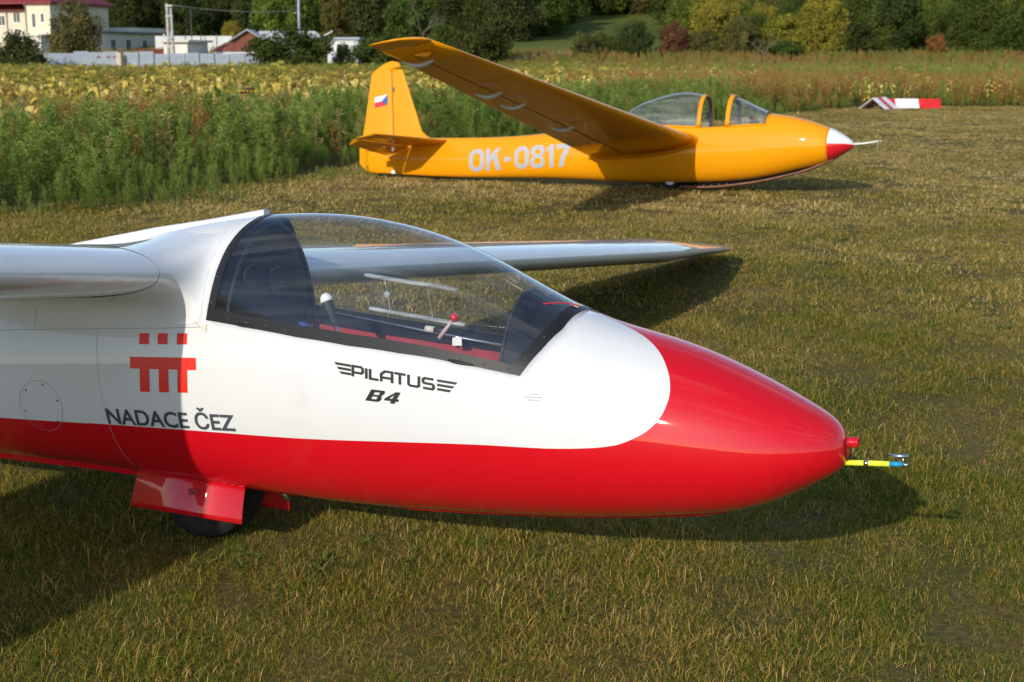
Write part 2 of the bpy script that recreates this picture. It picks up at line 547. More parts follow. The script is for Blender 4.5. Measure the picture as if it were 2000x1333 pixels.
mat('wing_orange', (0.82, 0.16, 0.006), 0.25, coat=0.4)
mat('placard_red', (0.26, 0.006, 0.01), 0.6)
mat('recess', (0.05, 0.004, 0.006), 0.7)
glass_mat('canopy_acrylic', haze=0.012)
glass_mat('window_plastic', tint=(0.88, 0.9, 0.9), haze=0.40, ior=1.6)
mat('tube_dark', (0.09, 0.095, 0.10), 0.35, metallic=0.5)
mat('lever_pink', (0.55, 0.40, 0.40), 0.4)

# ------------------------------------------------------------------ foreground glider (white over red)
GL = empty('glider', (0, 0, 0), 'white and red glider with long clear canopy standing in the foreground', 'glider',
           matrix=body_matrix((-1.031, 4.676 + 0.02, 0.0), rad(24.71), rad(4.757), rad(7.0)))
HA = Hull(2.1895, [0, .12, .3, .5, .72, .875, .95, 1.07, 1.2, 1.42, 1.6, 1.8, 2.1, 2.35, 2.53],
          [.371, .435, .501, .589, .697, .774, .840, .966, 1.065, 1.099, 1.032, .975, .90, .84, .81],
          [.371, .331, .282, .212, .172, .156, .152, .149, .151, .184, .235, .275, .37, .48, .55],
          [0, .056, .133, .202, .257, .284, .292, .300, .303, .298, .287, .267, .20, .12, .065], 0.47, 1.0, 0.9)
SILL_X = [.214, .388, .562, .746, .922, 1.123, 1.307]
SILL_T = [18.0, 15.1, 13.0, 12.3, 13.3, 16.2, 20.5]
def sill(x):
    return np.interp(x, SILL_X, SILL_T)
def front_arch(th):
    return np.interp(th, [-90, 20.5, 38.3, 55.4, 81, 90], [1.307, 1.307, 1.360, 1.398, 1.413, 1.414])
def rear_arch(th):
    return np.interp(th, [-90, 18, 25, 38.7, 50.9, 64.6, 74.6, 90], [.214, .214, .218, .224, .234, .253, .27, .277])

NL, NU = 30, 26                     # rows below / above the sill on each side
N1, N2, N3 = 44, 64, 60             # stations: nose, cockpit, tail
FR_T = 4.4                          # frame band above the sill, degrees
def theta_rows(x):
    s = sill(x)
    lo = -90 + (s + 90) * np.linspace(0, 1, NL)
    up = np.concatenate([[s + FR_T], s + FR_T + (90 - s - FR_T) * np.linspace(0, 1, NU)[1:]])
    return np.concatenate([lo, up])
nrow = NL + NU
rows = []
for seg in range(3):
    n = (N1, N2, N3)[seg]
    for i in range(n + (1 if seg == 2 else 0)):
        u = i / n
        th = theta_rows(1.307 if seg == 0 else (1.307 + (0.214 - 1.307) * u if seg == 1 else 0.214))
        for _ in range(3):
            xf, xr = front_arch(th), rear_arch(th)
            if seg == 0:
                q = np.sqrt(HA.xn - xf) * u; x = HA.xn - q ** 2
            elif seg == 1:
                fw, fr_ = 0.034, 0.029
                if i == 0: x = xf
                elif i == 1: x = xf - fw
                elif i == n - 1: x = xr + fr_
                else: x = (xf - fw) + (xr + fr_ - xf + fw) * ((i - 1) / (n - 2))
            else:
                x = xr + (-4.21 - xr) * u ** 1.25
            th = np.array([theta_rows(xx)[k] for k, xx in enumerate(x)])
        rows.append(np.stack([x, th], 1))
XT = np.stack(rows)                                     # stations x rows x (x, theta)
nst = XT.shape[0]
near = HA.pt(XT[..., 0], XT[..., 1])
far = near.copy(); far[..., 1] *= -1
HP = np.concatenate([near, far[:, ::-1][:, 1:]], 1)     # belly, right side, top, left side, belly
THF = np.concatenate([XT[..., 1], XT[..., 1][:, ::-1][:, 1:]], 1); XF = np.concatenate([XT[..., 0], XT[..., 0][:, ::-1][:, 1:]], 1)
ncol = HP.shape[1]
c0, c1 = NL - 1, ncol - NL                               # columns of the two sills
def in_canopy(i, j):
    return N1 <= i < N1 + N2 and c0 <= j < c1
def in_frame(i, j):
    return in_canopy(i, j) and (i in (N1, N1 + N2 - 1) or j in (c0, c1 - 1))

# paint scheme: white flanks with a rounded front end, red belly and nose; signed distance in (x, arc) space
PB = [(-6, -28.5), (-.723, -28.4), (-.482, -28.2), (-.235, -27.6), (.116, -26.7), (.576, -25.1), (.961, -20.3), (1.266, -13.2), (1.456, -8.3),
      (1.571, -4.7), (1.625, -1.3), (1.677, 4.6), (1.717, 14.1), (1.736, 25.5), (1.736, 35.7), (1.719, 47.0), (1.680, 60.5), (1.618, 73.1),
      (1.543, 82.5), (1.49, 86.5), (1.447, 88.3), (1.40, 91), (1.0, 95), (-6, 95)]
def smooth_poly(P, n=6):
    P = np.array(P); out = []
    for i in range(1, len(P) - 2):
        p0, p1, p2, p3 = P[i - 1], P[i], P[i + 1], P[i + 2]
        for t in np.linspace(0, 1, n, endpoint=False):
            out.append(0.5 * ((2 * p1) + (-p0 + p2) * t + (2 * p0 - 5 * p1 + 4 * p2 - p3) * t ** 2 + (-p0 + 3 * p1 - 3 * p2 + p3) * t ** 3))
    return np.array([P[0]] + out + [P[-2], P[-1]])
PB = smooth_poly(PB)
KT = 0.0065                                             # metres of arc per degree
def paint_field(x, th):
    q = np.stack([x.ravel(), th.ravel() * KT], 1); poly = PB * np.array([1, KT])
    d = np.full(len(q), 1e9); inside = np.zeros(len(q), bool)
    for a, b in zip(poly, np.roll(poly, -1, 0)):
        ab = b - a; t = np.clip(((q - a) @ ab) / (ab @ ab + 1e-12), 0, 1)
        d = np.minimum(d, np.linalg.norm(q - a - t[:, None] * ab, axis=1))
        cr = ((a[1] > q[:, 1]) != (b[1] > q[:, 1])) & (q[:, 0] < (b[0] - a[0]) * (q[:, 1] - a[1]) / (b[1] - a[1] + 1e-12) + a[0])
        inside ^= cr
    return np.where(inside, -d, d).reshape(x.shape)
PAINT = paint_field(XF, THF)
fus = clean_grid('fuselage', HP, grid_faces(nst, ncol, lambda i, j: not in_canopy(i, j)), 'two_tone_gloss', GL, attr=PAINT, solid=0.004)
glass = clean_grid('canopy_glass', HP, grid_faces(nst, ncol, lambda i, j: in_canopy(i, j) and not in_frame(i, j)), 'canopy_acrylic', GL)
HPo = np.concatenate([HA.pt(XT[..., 0], XT[..., 1], 0.0018), (HA.pt(XT[..., 0], XT[..., 1], 0.0018) * np.array([1, -1, 1]))[:, ::-1][:, 1:]], 1)
frame = clean_grid('canopy_frame', HPo, grid_faces(nst, ncol, in_frame), 'black_frame', GL, solid=0.006)
frame.modifiers.new('edges', 'EDGE_SPLIT').split_angle = rad(35)

# nose: tow recess, pitot, probe
lathe('nose_recess', [(0.0, 0.0), (0.0, 0.03), (0.006, 0.034), (-0.02, 0.036)], (2.181, 0, 0.380), (1, 0, 0.05), 'recess', GL)
lathe('pitot_tube', [(-0.03, 0.0), (-0.03, 0.015), (0.03, 0.015), (0.032, 0.013), (0.032, 0.008), (0.0, 0.007)], (2.185, -0.002, 0.399), (1, 0, 0.02), 'red_gloss', GL, 20)
pr = tube('probe', [(2.165, 0, .341), (2.228, 0, .342), (2.300, 0, .342)], .0080, 'neon_yellow', GL, 12)
tube('probe_band', [(2.230, 0, .342), (2.243, 0, .342)], .0086, 'steel', pr, 12)
tube('probe_end', [(2.3, 0, .342), (2.334, 0, .342)], .0070, 'plastic_blue', pr, 12)
tube('probe_tip', [(2.334, 0, .342), (2.347, 0, .341), (2.352, 0, .341)], [.005, .004, .001], 'steel', pr, 10)
tube('probe_vane', [(2.298, 0, .364), (2.352, 0, .365)], .0058, 'steel', pr, 12)
tube('probe_bracket', [(2.338, 0, .342), (2.336, 0, .364)], .0022, 'steel', pr, 8)

# keel strips under the belly
def keel(x0, x1, drop, hw):
    xs = np.linspace(x0, x1, 40); t, b, w = HA.sec(xs)
    V, F = [], []
    for k, x in enumerate(xs):
        tap = min(1, 12 * min(k, 39 - k) / 39 + 0.15)
        V += [(x, -hw, b[k] + 0.004), (x, -hw * 0.8, b[k] - drop * tap), (x, hw * 0.8, b[k] - drop * tap), (x, hw, b[k] + 0.004)]
    for k in range(39):
        F += [(4 * k + a, 4 * k + a + 1, 4 * k + a + 5, 4 * k + a + 4) for a in range(3)]
    return mesh_obj('keel_strip', V, F, 'red_gloss', GL)
keel(0.72, 1.86, 0.006, 0.036)
keel(-1.5, -0.24, 0.022, 0.03)

# wing
def wing_a(s):
    """Right (s=-1) or left (s=+1) wing, dihedral 1 degree, tapered outer panel."""
    secs = []
    for y, xl, xt in ((.24, .150, -.93), (.40, .150, -.93), (.9, .150, -.93), (2.0, .149, -.925), (3.5, .148, -.92), (4.75, .146, -.915), (4.82, .143, -.91), (5.6, .03, -.83), (6.4, -.09, -.73), (6.95, -.17, -.66)):
        z = .915 + (y - .3) * math.tan(rad(0.9))
        secs.append(((xl, s * y, z), (xt, s * y, z - .025), (0, 0, 1), .155 if y < 5 else .14, .022))
    return foil_loft('wing', secs, 'white_gloss', GL, 30)
def wing_tip_a(s):
    secs = []
    for k in range(9):
        u = k / 8; y = 6.955 + .42 * u; z = .915 + (y - .3) * math.tan(rad(0.9)); r = math.sqrt(max(1 - u * u, 0.0004))
        xl = -.17 - .30 * (1 - r) - .06 * u; xt = -.66 + .10 * (1 - r)
        secs.append(((xl, s * y, z), (xt, s * y, z - .02 * r), (0, 0, 1), .13 * (0.35 + .65 * r), .02))
    return secs
wings = {}
for s in (-1, 1):
    w = wing_a(s); wings[s] = w
    foil_loft('wing_tip', wing_tip_a(s), 'wing_orange', w, 30)
    # root fillet: a quadratic sweep from the wing skin to a line on the fuselage skin, tangent to both
    prof = naca(.155, .022, 40); c = 1.08; y0 = .425
    x0 = .150 - prof[:, 0] * c; z0 = .915 + (y0 - .3) * .0157 - prof[:, 0] * .025 + prof[:, 1] * c
    tx = np.gradient(x0); tz = np.gradient(z0); ln = np.hypot(tx, tz) + 1e-9; ox, oz = -tz / ln, tx / ln
    ox[0], oz[0], ox[-1], oz[-1] = -.8, .5, -.8, -.5
    lead = np.exp(-(prof[:, 0] / .12) ** 2)
    flare = .055 + .085 * lead
    xe, ze = np.minimum(x0 + ox * flare, .192 - .0 * z0), z0 + oz * flare
    ztop = HA.sec(xe)[0]; ze = np.minimum(ze, ztop - .006)
    zc0 = np.minimum(z0, HA.sec(x0)[0] - .012)
    p0 = np.stack([x0 + ox * .0016, np.full_like(x0, -y0), z0 + oz * .0016], 1)
    pc = HA.side(x0, zc0, .0); p1 = HA.side(xe, ze, .0015)
    pc = pc * .85 + p0 * .15
    P = np.stack([(1 - t) ** 2 * p0 + 2 * t * (1 - t) * pc + t ** 2 * p1 for t in np.linspace(0, 1, 14)])
    P[..., 1] *= -s
    nr, nc = P.shape[:2]
    bm = bmesh.new(); vs = [bm.verts.new(v) for v in P.reshape(-1, 3)]
    for f in grid_faces(nr, nc):
        bm.faces.new([vs[i] for i in f])
    bm_obj('wing_fillet', bm, 'white_gloss', GL, True)

# spine fairing behind the canopy
V, F = [], []
for k, (x, zb, zt, hw) in enumerate([(.262, 1.075, 1.124, .020), (.05, 1.05, 1.100, .020), (-.2, 1.02, 1.078, .018), (-.50, .99, 1.042, .014), (-.9, .96, .995, .008)]):
    V += [(x, -hw, zb), (x, -hw * .85, zt - .004), (x, -hw * .5, zt), (x, hw * .5, zt), (x, hw * .85, zt - .004), (x, hw, zb)]
F += [(k * 6 + a, k * 6 + a + 1, k * 6 + a + 7, k * 6 + a + 6) for k in range(4) for a in range(5)] + [(0, 1, 2, 3, 4, 5)]
mesh_obj('spine_fairing', V, F, 'white_gloss', GL)

# fin and tailplane (aft, left of the picture)
foil_loft('fin', [((-3.35 - .25 * u, 0, .80 + .78 * u), (-4.30 - .05 * u, 0, .62 + .96 * u), (0, 1, 0), .11, 0) for u in np.linspace(0, 1, 6)], 'white_gloss', GL, 16)
foil_loft('tailplane', [((-3.62 - .12 * abs(v), v * 1.45, 1.60), (-4.32, v * 1.45, 1.59), (0, 0, 1), .10, 0) for v in np.linspace(-1, 1, 9)], 'white_gloss', GL, 16)
lathe('tail_wheel', [(-.025, 0), (-.025, .05), (-.012, .07), (.012, .07), (.025, .05), (.025, 0)], (-4.0, 0, .50), (0, 1, 0), 'rubber', GL, 20)

# main wheel and its doors
WC = (-.012, .008, .203)
TK = 1.155
def scaled(pr): return [(h, r * TK) for h, r in pr]
wh = lathe('wheel', scaled([(-.055, .04), (-.052, .085), (-.035, .092), (.035, .092), (.052, .085), (.055, .04)]), WC, (0, 1, 0), 'grey_metal', GL, 36)
lathe('tyre', scaled([(-.045, .090), (-.060, .105), (-.066, .130), (-.060, .150), (-.045, .167), (-.034, .1725), (-.030, .1690), (-.026, .1735), (-.010, .1750), (-.006, .171), (.006, .171), (.010, .175), (.026, .1735), (.030, .1690), (.034, .1725), (.045, .167), (.060, .150), (.066, .130), (.060, .105), (.045, .090)]), WC, (0, 1, 0), 'rubber', wh, 56)
lathe('hub', scaled([(-.066, 0), (-.066, .018), (-.05, .03), (-.05, .04)]), WC, (0, 1, 0), 'steel', wh, 20)
for s in (-1, 1):
    V, F = [], []
    N = 8
    for k in range(N):
        u = k / (N - 1)
        bow = .003 * math.sin(u * math.pi)
        for (x, yy) in ((-.216 - .024 * u, 0), (.224 - .004 * u, 0)):
            zz = (.250 if x < 0 else .204) + ((.122 if x < 0 else .083) - (.250 if x < 0 else .204)) * u
            V.append((x, s * (.118 + .022 * u + bow), zz))
    F = [(2 * k, 2 * k + 1, 2 * k + 3, 2 * k + 2) for k in range(N - 1)]
    d = mesh_obj('wheel_door', V, F, 'red_gloss', GL, True)
    md = d.modifiers.new('thickness', 'SOLIDIFY'); md.thickness = .005; md.offset = 0
    for k in range(13):
        u = (k + .5) / 13; x = -.216 + .44 * u; z = .250 + (.204 - .250) * u
        tube('hinge_knuckle', [(x - .011, s * .117, z), (x + .011, s * .117, z)], .0042, 'red_gloss', d, 8)
    if s < 0:
        box('door_placard', (.0, -.1335, .170), (.045, -.1325, .192), 'placard_red', d)
box('wheel_well', (-.19, -.09, .20), (.21, .09, .30), 'cockpit_black', GL)
tube('retract_strut', [(.20, .07, .19), (.245, .10, .125)], .007, 'steel', GL, 8)

# panel seams, access hatch
surf_strip('panel_seam', HA, [(-1.6, .715), (-.69, .735), (-.237, .740), (.042, .740), (.198, .743)], .0015, 'seam', fus)
surf_strip('panel_seam', HA, [(-.237, .738), (-.231, .638), (-.224, .52), (-.217, .418), (-.212, .33), (-.210, .269)], .0014, 'seam_light', fus)
surf_strip('panel_seam', HA, [(.026, .855), (.08, .822), (.12, .79), (.19, .746)], .0015, 'seam', fus)
surf_strip('panel_seam', HA, [(-.521, .738), (-.517, .77), (-.527, .80), (-.544, .82)], .0016, 'seam', fus)
ring = []
for k in range(41):
    a = 2 * math.pi * k / 40
    ring.append((-.503 + .0955 * math.cos(a), .475 + .088 * math.sin(a)))
surf_strip('access_hatch', HA, ring, .0015, 'seam', fus)
for k in range(6):
    a = 2 * math.pi * (k + .25) / 6
    x, z = -.503 + .082 * math.cos(a), .475 + .076 * math.sin(a)
    p = HA.side(x, z, 0.0); lathe('hatch_screw', [(.0015, 0), (.0015, .003), (0, .0042)], p, (0, -1, -.2), 'tube_dark', fus, 10)
# small corner plate at the rear of the canopy
surf_strip('corner_plate', HA, [(.200, .742), (.219, .741)], .022, 'cream_tape', fus, .003)

# lettering and emblem on the right flank
def quad(x0, x1, z0, z1, shx=0.0):
    return [(x0, z0), (x1, z0), (x1 + shx, z1), (x0 + shx, z1)]
idt = lambda u, v: (u, v)
for x0 in (-.053, .024, .102):
    decal('emblem_square', poly_bm([quad(x0, x0 + .0405, .688, .7235)]), HA, idt, 'logo_red', fus)
tb = [quad(-.091, .179, .6085, .647)] + [quad(x0, x0 + .0395, .532, .6085, .004) for x0 in (-.055, .024, .100)]
for p in tb[:1]: p[1] = (p[1][0], p[1][1] - .003); p[2] = (p[2][0], p[2][1] - .002)
decal('emblem_comb', poly_bm(tb), HA, idt, 'logo_red', fus)
bm = text_bm('NADACE ČEZ', .0535, bold=.022, xscale=1.0, spacing=1.0)
wtxt = max(v.co.x for v in bm.verts)
decal('foundation_lettering', bm, HA, lambda u, v: (-.217 + u * (.528 / wtxt), .4215 - u * (.528 / wtxt) * .020 + v * 1.0), 'slate_print', fus, step=.010)
# stylised maker's name: square strokes with bars left and right
S = .235
def L_P(x): return [[(x, 0), (x, 1), (x + .72, 1), (x + .86, .86), (x + .86, .55), (x + .74, .42), (x + .05, .42)]]
def L_I(x): return [[(x, 0), (x, 1)]]
def L_L(x): return [[(x, 1), (x, 0.085), (x + .72, 0.085)]]
def L_A(x): return [[(x, 0), (x, .70), (x + .32, 1), (x + .92, 1), (x + .92, 0)], [(x, .40), (x + .92, .40)]]
def L_T(x): return [[(x, 1), (x + .95, 1)], [(x + .475, 1), (x + .475, 0)]]
def L_U(x): return [[(x, 1.085), (x, .2), (x + .12, .085), (x + .72, .085), (x + .86, .2), (x + .86, 1.085)]]
def L_S(x): return [[(x + .86, 1), (x + .12, 1), (x, .88), (x, .66), (x + .10, .54), (x + .76, .54), (x + .86, .43), (x + .86, .2), (x + .76, .085), (x, .085)]]
glyphs = L_P(0) + L_I(1.17) + L_L(1.50) + L_A(2.45) + L_T(3.55) + L_U(4.75) + L_S(5.95)
polys = stroke_polys(glyphs, S)
W_, H_ = 6.9, 1.085
fnP = lambda u, v: (.766 + (u / W_) * .277, .592 - (u / W_) * .039 + v / H_ * .0345)
decal('maker_lettering', poly_bm(polys), HA, fnP, 'black_print', fus, step=.25)
for side in (-1, 1):
    bars = []
    for k in range(3):
        v0 = 1.10 - .40 * k; v1 = v0 - .24
        if side < 0:
            bars.append([(-1.62 + .22 * k + .0, v0), (-.16, v0), (-.16, v1), (-1.48 + .22 * k, v1)])
        else:
            bars.append([(7.10, v0), (8.75 - .24 * k, v0), (8.58 - .24 * k, v1), (7.10, v1)])
    decal('lettering_bars', poly_bm(bars), HA, fnP, 'black_print', fus, step=.25)
# model number, heavy slanted
def sh(p): return [(x + .42 * y, y) for x, y in p]
Bq = [[(0, 0), (.30, 0), (.30, 1), (0, 1)], [(.30, 0), (.78, 0), (.90, .12), (.90, .20), (.30, .20)], [(.30, .42), (.80, .42), (.86, .50), (.80, .58), (.30, .58)],
      [(.30, .80), (.90, .80), (.90, .90), (.80, 1), (.30, 1)], [(.62, .20), (.90, .20), (.90, .36), (.80, .42), (.62, .42)], [(.62, .58), (.80, .58), (.90, .66), (.90, .80), (.62, .80)]]
Fq = [[(1.08, .20), (1.95, .20), (1.95, .40), (1.08, .40)], [(1.52, 0), (1.80, 0), (1.80, .20), (1.52, .20)], [(1.52, .40), (1.80, .40), (1.80, 1), (1.52, 1)], [(1.08, .40), (1.34, .40), (1.52, .74), (1.52, 1)]]
decal('model_lettering', poly_bm([sh(p) for p in Bq + Fq]), HA, lambda u, v: (.806 + u / 2.3 * .128, .520 - u / 2.3 * .011 + v * .036), 'black_print', fus, step=.25)
for k, (wd, tx) in enumerate((('STATISCHE', 0), ('DRUCKENTNAHME', 0), ('FREIHALTEN', 0))):
    bm = text_bm(wd, .0046, bold=.0)
    wt = max(v.co.x for v in bm.verts)
    decal('static_port_lettering', bm, HA, lambda u, v, k=k, wt=wt: (1.352 + u - wt / 2, .5435 - .0085 * k - (u - wt / 2) * .05 + v), 'faint_print', fus, step=.02)

# canopy hardware
scr = lathe('frame_screw', [(.0016, 0), (.0016, .0028), (0, .0034)], (0, 0, 0), (0, -1, 0), 'tube_dark', frame, 10)
scr_mesh = scr.data
first = True
spots = [(x, sill(x) + 1.9) for x in np.linspace(.30, 1.27, 14)] + [(rear_arch(t) + .012, t) for t in (25, 36, 48)] + [(front_arch(t) - .018, t) for t in (30, 45)]
for (x, t) in spots:
    p = HA.pt(x, t, 0.003)
    if first: o = scr; first = False
    else:
        o = scr.copy(); COL.objects.link(o); o.parent = frame
    o.location = tuple(map(float, p)); o.rotation_euler = (-rad(t) * 0.8, 0, 0)
for x0, x1 in ((1.085, 1.165), (.335, .40)):
    V = [];
    for x in np.linspace(x0, x1, 6):
        p = HA.pt(x, float(sill(x)) + .6, .0); V.append(tuple(p + np.array([0, -.004, 0])))
    tube('canopy_latch', V, [.003, .0055, .0055, .0050, .004, .002], 'black_frame', frame, 8)
# sliding window rails on the left side of the canopy
def farpt(x, z, off=-.004): return tuple(HA.side(x, z, off, +1))
def rail(za, zb, x0, x1):
    return [farpt(x0 + (x1 - x0) * k / 10, za + (zb - za) * k / 10, -.006) for k in range(11)]
tube('window_rail', rail(.895, .838, .493, .849), .0075, 'window_plastic', glass, 8)
tube('window_rail', rail(.779, .720, .485, .851), .0070, 'window_plastic', glass, 8)
for x, za, zb in ((.566, .880, .770), (.729, .855, .742)):
    tube('window_edge', [farpt(x, za + (zb - za) * k / 5, -.005) for k in range(6)], .0022, 'window_plastic', glass, 6)
lathe('window_knob', [(-.008, 0), (-.008, .012), (.008, .009), (.008, 0)], farpt(.566, .828, -.008), (0, 1, 0), 'window_plastic', glass, 14)
# yaw string with its tape
p0 = HA.pt(1.395, 84, .004)
tube('yaw_string', [tuple(HA.pt(1.398 - .0105 * k, 85 - 2.6 * k + .25 * k * k * .2, .004 + .004 * math.sin(k * .5))) for k in range(9)], .0019, 'string_red', glass, 6)
tp = HA.pt(np.array([1.376, 1.376, 1.398, 1.398]), np.array([80., 90., 90., 80.]), .0042)
mesh_obj('string_tape', tp, [(0, 1, 2, 3)], 'cream_tape', glass)

# cockpit interior
xs = np.linspace(.24, 1.385, 50)
tub = np.stack([HA.pt(np.full(34, x), np.linspace(-88, float(sill(x)) + 1.5, 34), -.016) for x in xs])
tubf = tub.copy(); tubf[..., 1] *= -1
ctr = np.concatenate([tub[:, ::-1], tubf[:, 1:]], 1)
clean_grid('cockpit_lining', ctr, grid_faces(*ctr.shape[:2]), 'cockpit_red', GL)
for s in (1, -1):
    r_ = []
    for x in np.linspace(.24, 1.38, 40):
        t = float(sill(x))
        a = HA.pt(x, t + 3.5, -.012); b = HA.pt(x, t - 2.0, -.018); cI = HA.pt(x, t - 1.6, -.036); dI = HA.pt(x, t + 2.5, -.042)
        r_.append(np.stack([a, dI, cI, b]))
    P = np.stack(r_)
    if s > 0: P = P * np.array([1, -1, 1])
    clean_grid('side_rail', P, grid_faces(40, 4, closed=True), 'cockpit_navy', GL, smooth=False)
# rear bulkhead
bt = np.radians(np.linspace(-60, 240, 50)); t, b, w = HA.sec(.243); zc = b + (t - b) * .47
bk = [(.225 + .0 * math.sin(a) + .035 * max(0, math.sin(a)), math.cos(a) * (float(w) - .008), float(zc) + math.sin(a) * (float(t - zc) - .010 if math.sin(a) > 0 else float(zc - b) - .01)) for a in bt]
bulk = mesh_obj('bulkhead', bk, [tuple(range(len(bk)))], 'cockpit_navy', GL)
md = bulk.modifiers.new('thickness', 'SOLIDIFY'); md.thickness = .012; md.offset = 0
for (y, z, r) in ((-.085, .90, .034), (.055, .885, .040)):
    lathe('bulkhead_hole', [(.008, 0), (.008, r), (.012, r + .006), (.004, r + .010)], (.248, y, z), (1, 0, -.1), 'cockpit_black', bulk, 24)
rim = [(.262 + .03 * max(0, math.sin(a)), math.cos(a) * (float(w) - .030), float(zc) + math.sin(a) * (float(t - zc) - .032)) for a in np.radians(np.linspace(10, 170, 30))]
tube('bulkhead_rim', rim, .009, 'cockpit_navy', bulk, 8)
# seat
V, F = [], []
for k, (x, z, hw) in enumerate([(.31, .70, .15), (.33, .64, .19), (.38, .52, .21), (.50, .40, .22), (.72, .33, .21), (.92, .36, .20)]):
    V += [(x, -hw, z + .05), (x, -hw * .7, z), (x, hw * .7, z), (x, hw, z + .05)]
F = [(4 * k + a, 4 * k + a + 1, 4 * k + a + 5, 4 * k + a + 4) for k in range(5) for a in range(3)]
so = mesh_obj('seat', V, F, 'cockpit_black', GL, True); md = so.modifiers.new('thickness', 'SOLIDIFY'); md.thickness = .02
md = so.modifiers.new('round', 'SUBSURF'); md.levels = 2; md.render_levels = 2
# instrument cover under the front of the canopy
hx = np.linspace(1.235, 1.385, 14)
hp = []
for x in hx:
    th = np.linspace(-10, 190, 40)
    base = HA.pt(np.full(40, x), np.where(th <= 90, th, 180 - th), -.030)
    base[:, 1] = np.where(th <= 90, base[:, 1], -base[:, 1])
    hp.append(base)
hp = np.stack(hp)
hood = clean_grid('instrument_cover', hp, grid_faces(14, 40), 'cockpit_navy', GL)
edge = [tuple(p + np.array([-.003, 0, 0])) for p in hp[0]]
tube('cover_edge', edge, .006, 'cockpit_black', hood, 8)
face = mesh_obj('instrument_panel', hp[1], [tuple(range(40))], 'cockpit_black', GL)
for (y, z) in ((-.1, .60), (0, .61), (.1, .60), (-.06, .51), (.06, .51)):
    lathe('instrument_dial', [(.0, 0), (.0, .035), (-.012, .037), (-.012, .040), (.0, .041)], (float(hx[1]) - .004, y, z), (-1, 0, 0), 'grey_metal', face, 20)
# control grip with a white cap on a thin rod
gp, gq = Vector((.515, -.05, .829)), Vector((.575, -.05, .667))
ax = (gq - gp).normalized()
lathe('grip_rod', [(.0, .0), (.0, .006), (.30, .006), (.30, 0)], gp + ax * .08, tuple(ax), 'steel', GL, 12)
grip = lathe('hand_grip', [(.012, .020), (.03, .021), (.06, .015), (.085, .009), (.10, .007), (.10, 0)], gp, tuple(ax), 'cockpit_black', GL, 18)
lathe('grip_cap', [(-.012, 0), (-.010, .010), (-.002, .017), (.008, .021), (.018, .0215), (.018, 0)], gp, tuple(ax), 'plastic_white', grip, 18)
# lever with a red ball
lv = tube('lever', [(.822, .15, .683), (.850, .15, .715), (.876, .15, .744)], [.008, .007, .004], 'lever_pink', GL, 8)
lathe('lever_ball', [(-.015 * math.cos(a), .015 * math.sin(a)) for a in np.linspace(0, math.pi, 12)], (.880, .15, .750), (0, 0, 1), 'ball_red', lv, 18)
tube('lever_mount', [(.768, .16, .714), (.80, .16, .710)], .011, 'cream_tape', GL, 12)
tube('lever_shaft', [(.80, .16, .710), (.845, .16, .704)], .009, 'cockpit_black', GL, 12)
tube('push_rod', [(.33, .235, .77), (1.10, .22, .64)], .005, 'steel', GL, 8)
box('placard', (.84, .208, .655), (.875, .211, .682), 'plastic_white', GL)
V, F = tube_geo([(.68, .17, .60), (.74, .18, .625), (.80, .18, .62), (.86, .18, .60)], [.012, .028, .026, .010], 10)
mesh_obj('cloth_bundle', V, F, 'cockpit_blue', GL, True)  # loose bundle of blue cloth lying in the cockpit, not part of the harness
tube('harness_buckle', [(.30, -.10, .735), (.34, -.12, .728), (.40, -.13, .715)], [.008, .012, .006], 'ball_red', GL, 8)
box('harness_strap', (.36, -.19, .700), (.44, -.12, .708), 'plastic_blue', GL)

for (pts_, m_) in (([(.32, -.10, .74), (.42, -.10, .66), (.55, -.07, .52), (.66, -.03, .46)], 'cockpit_blue'), ([(.32, .10, .74), (.42, .10, .66), (.55, .07, .52), (.66, .03, .46)], 'cockpit_blue')):
    V, F = [], []
    for p in pts_:
        V += [(p[0], p[1] - .022, p[2]), (p[0], p[1] + .022, p[2])]
    o = mesh_obj('shoulder_strap', V, [(2 * k, 2 * k + 1, 2 * k + 3, 2 * k + 2) for k in range(3)], m_, GL, True); md = o.modifiers.new('thickness', 'SOLIDIFY'); md.thickness = .003
# flush rivet rows along the belly flange and the wing root
for x in np.linspace(-1.35, -.28, 16):
    p = HA.pt(x, -72, .0); lathe('flange_rivet', [(.0015, 0), (.0015, .003), (0, .004)], p, (0, -.5, -.86), 'red_gloss', fus, 8)

# ------------------------------------------------------------------ yellow glider behind
mat('reg_print', (0.40, 0.42, 0.45), 0.4)
mat('nose_white', (0.78, 0.78, 0.76), 0.2, coat=0.5)
mat('nose_red', (0.60, 0.010, 0.02), 0.2, coat=0.5)
mat('skid_wood', (0.24, 0.085, 0.030), 0.6, var=0.4, scale=14, bump=0.2, bscale=40)
mat('skid_rubber', (0.006, 0.006, 0.007), 0.9, spec=0.05, bump=0.3, bscale=30)
mat('bellows_grey', (0.07, 0.072, 0.075), 0.8, spec=0.1)
mat('hub_silver', (0.62, 0.63, 0.64), 0.35, spec=0.6)
mat('gap_dark', (0.10, 0.018, 0.004), 0.8)
mat('tube_grey', (0.16, 0.18, 0.20), 0.4, metallic=0.4)
mat('flag_blue', (0.012, 0.09, 0.36), 0.4)
mat('flag_white', (0.75, 0.76, 0.77), 0.4)
mat('flag_red', (0.55, 0.02, 0.05), 0.4)
mat('handle_grey', (0.46, 0.46, 0.44), 0.45)
glass_mat('old_acrylic', tint=(0.90, 0.92, 0.91), haze=0.06)
GY = empty('glider', (0, 0, 0), 'yellow glider with raised wing and red and white nose on the lawn', 'glider',
           matrix=body_matrix((1.984, 17.923, 0.0), rad(25.4), rad(0.5), rad(8.7)))
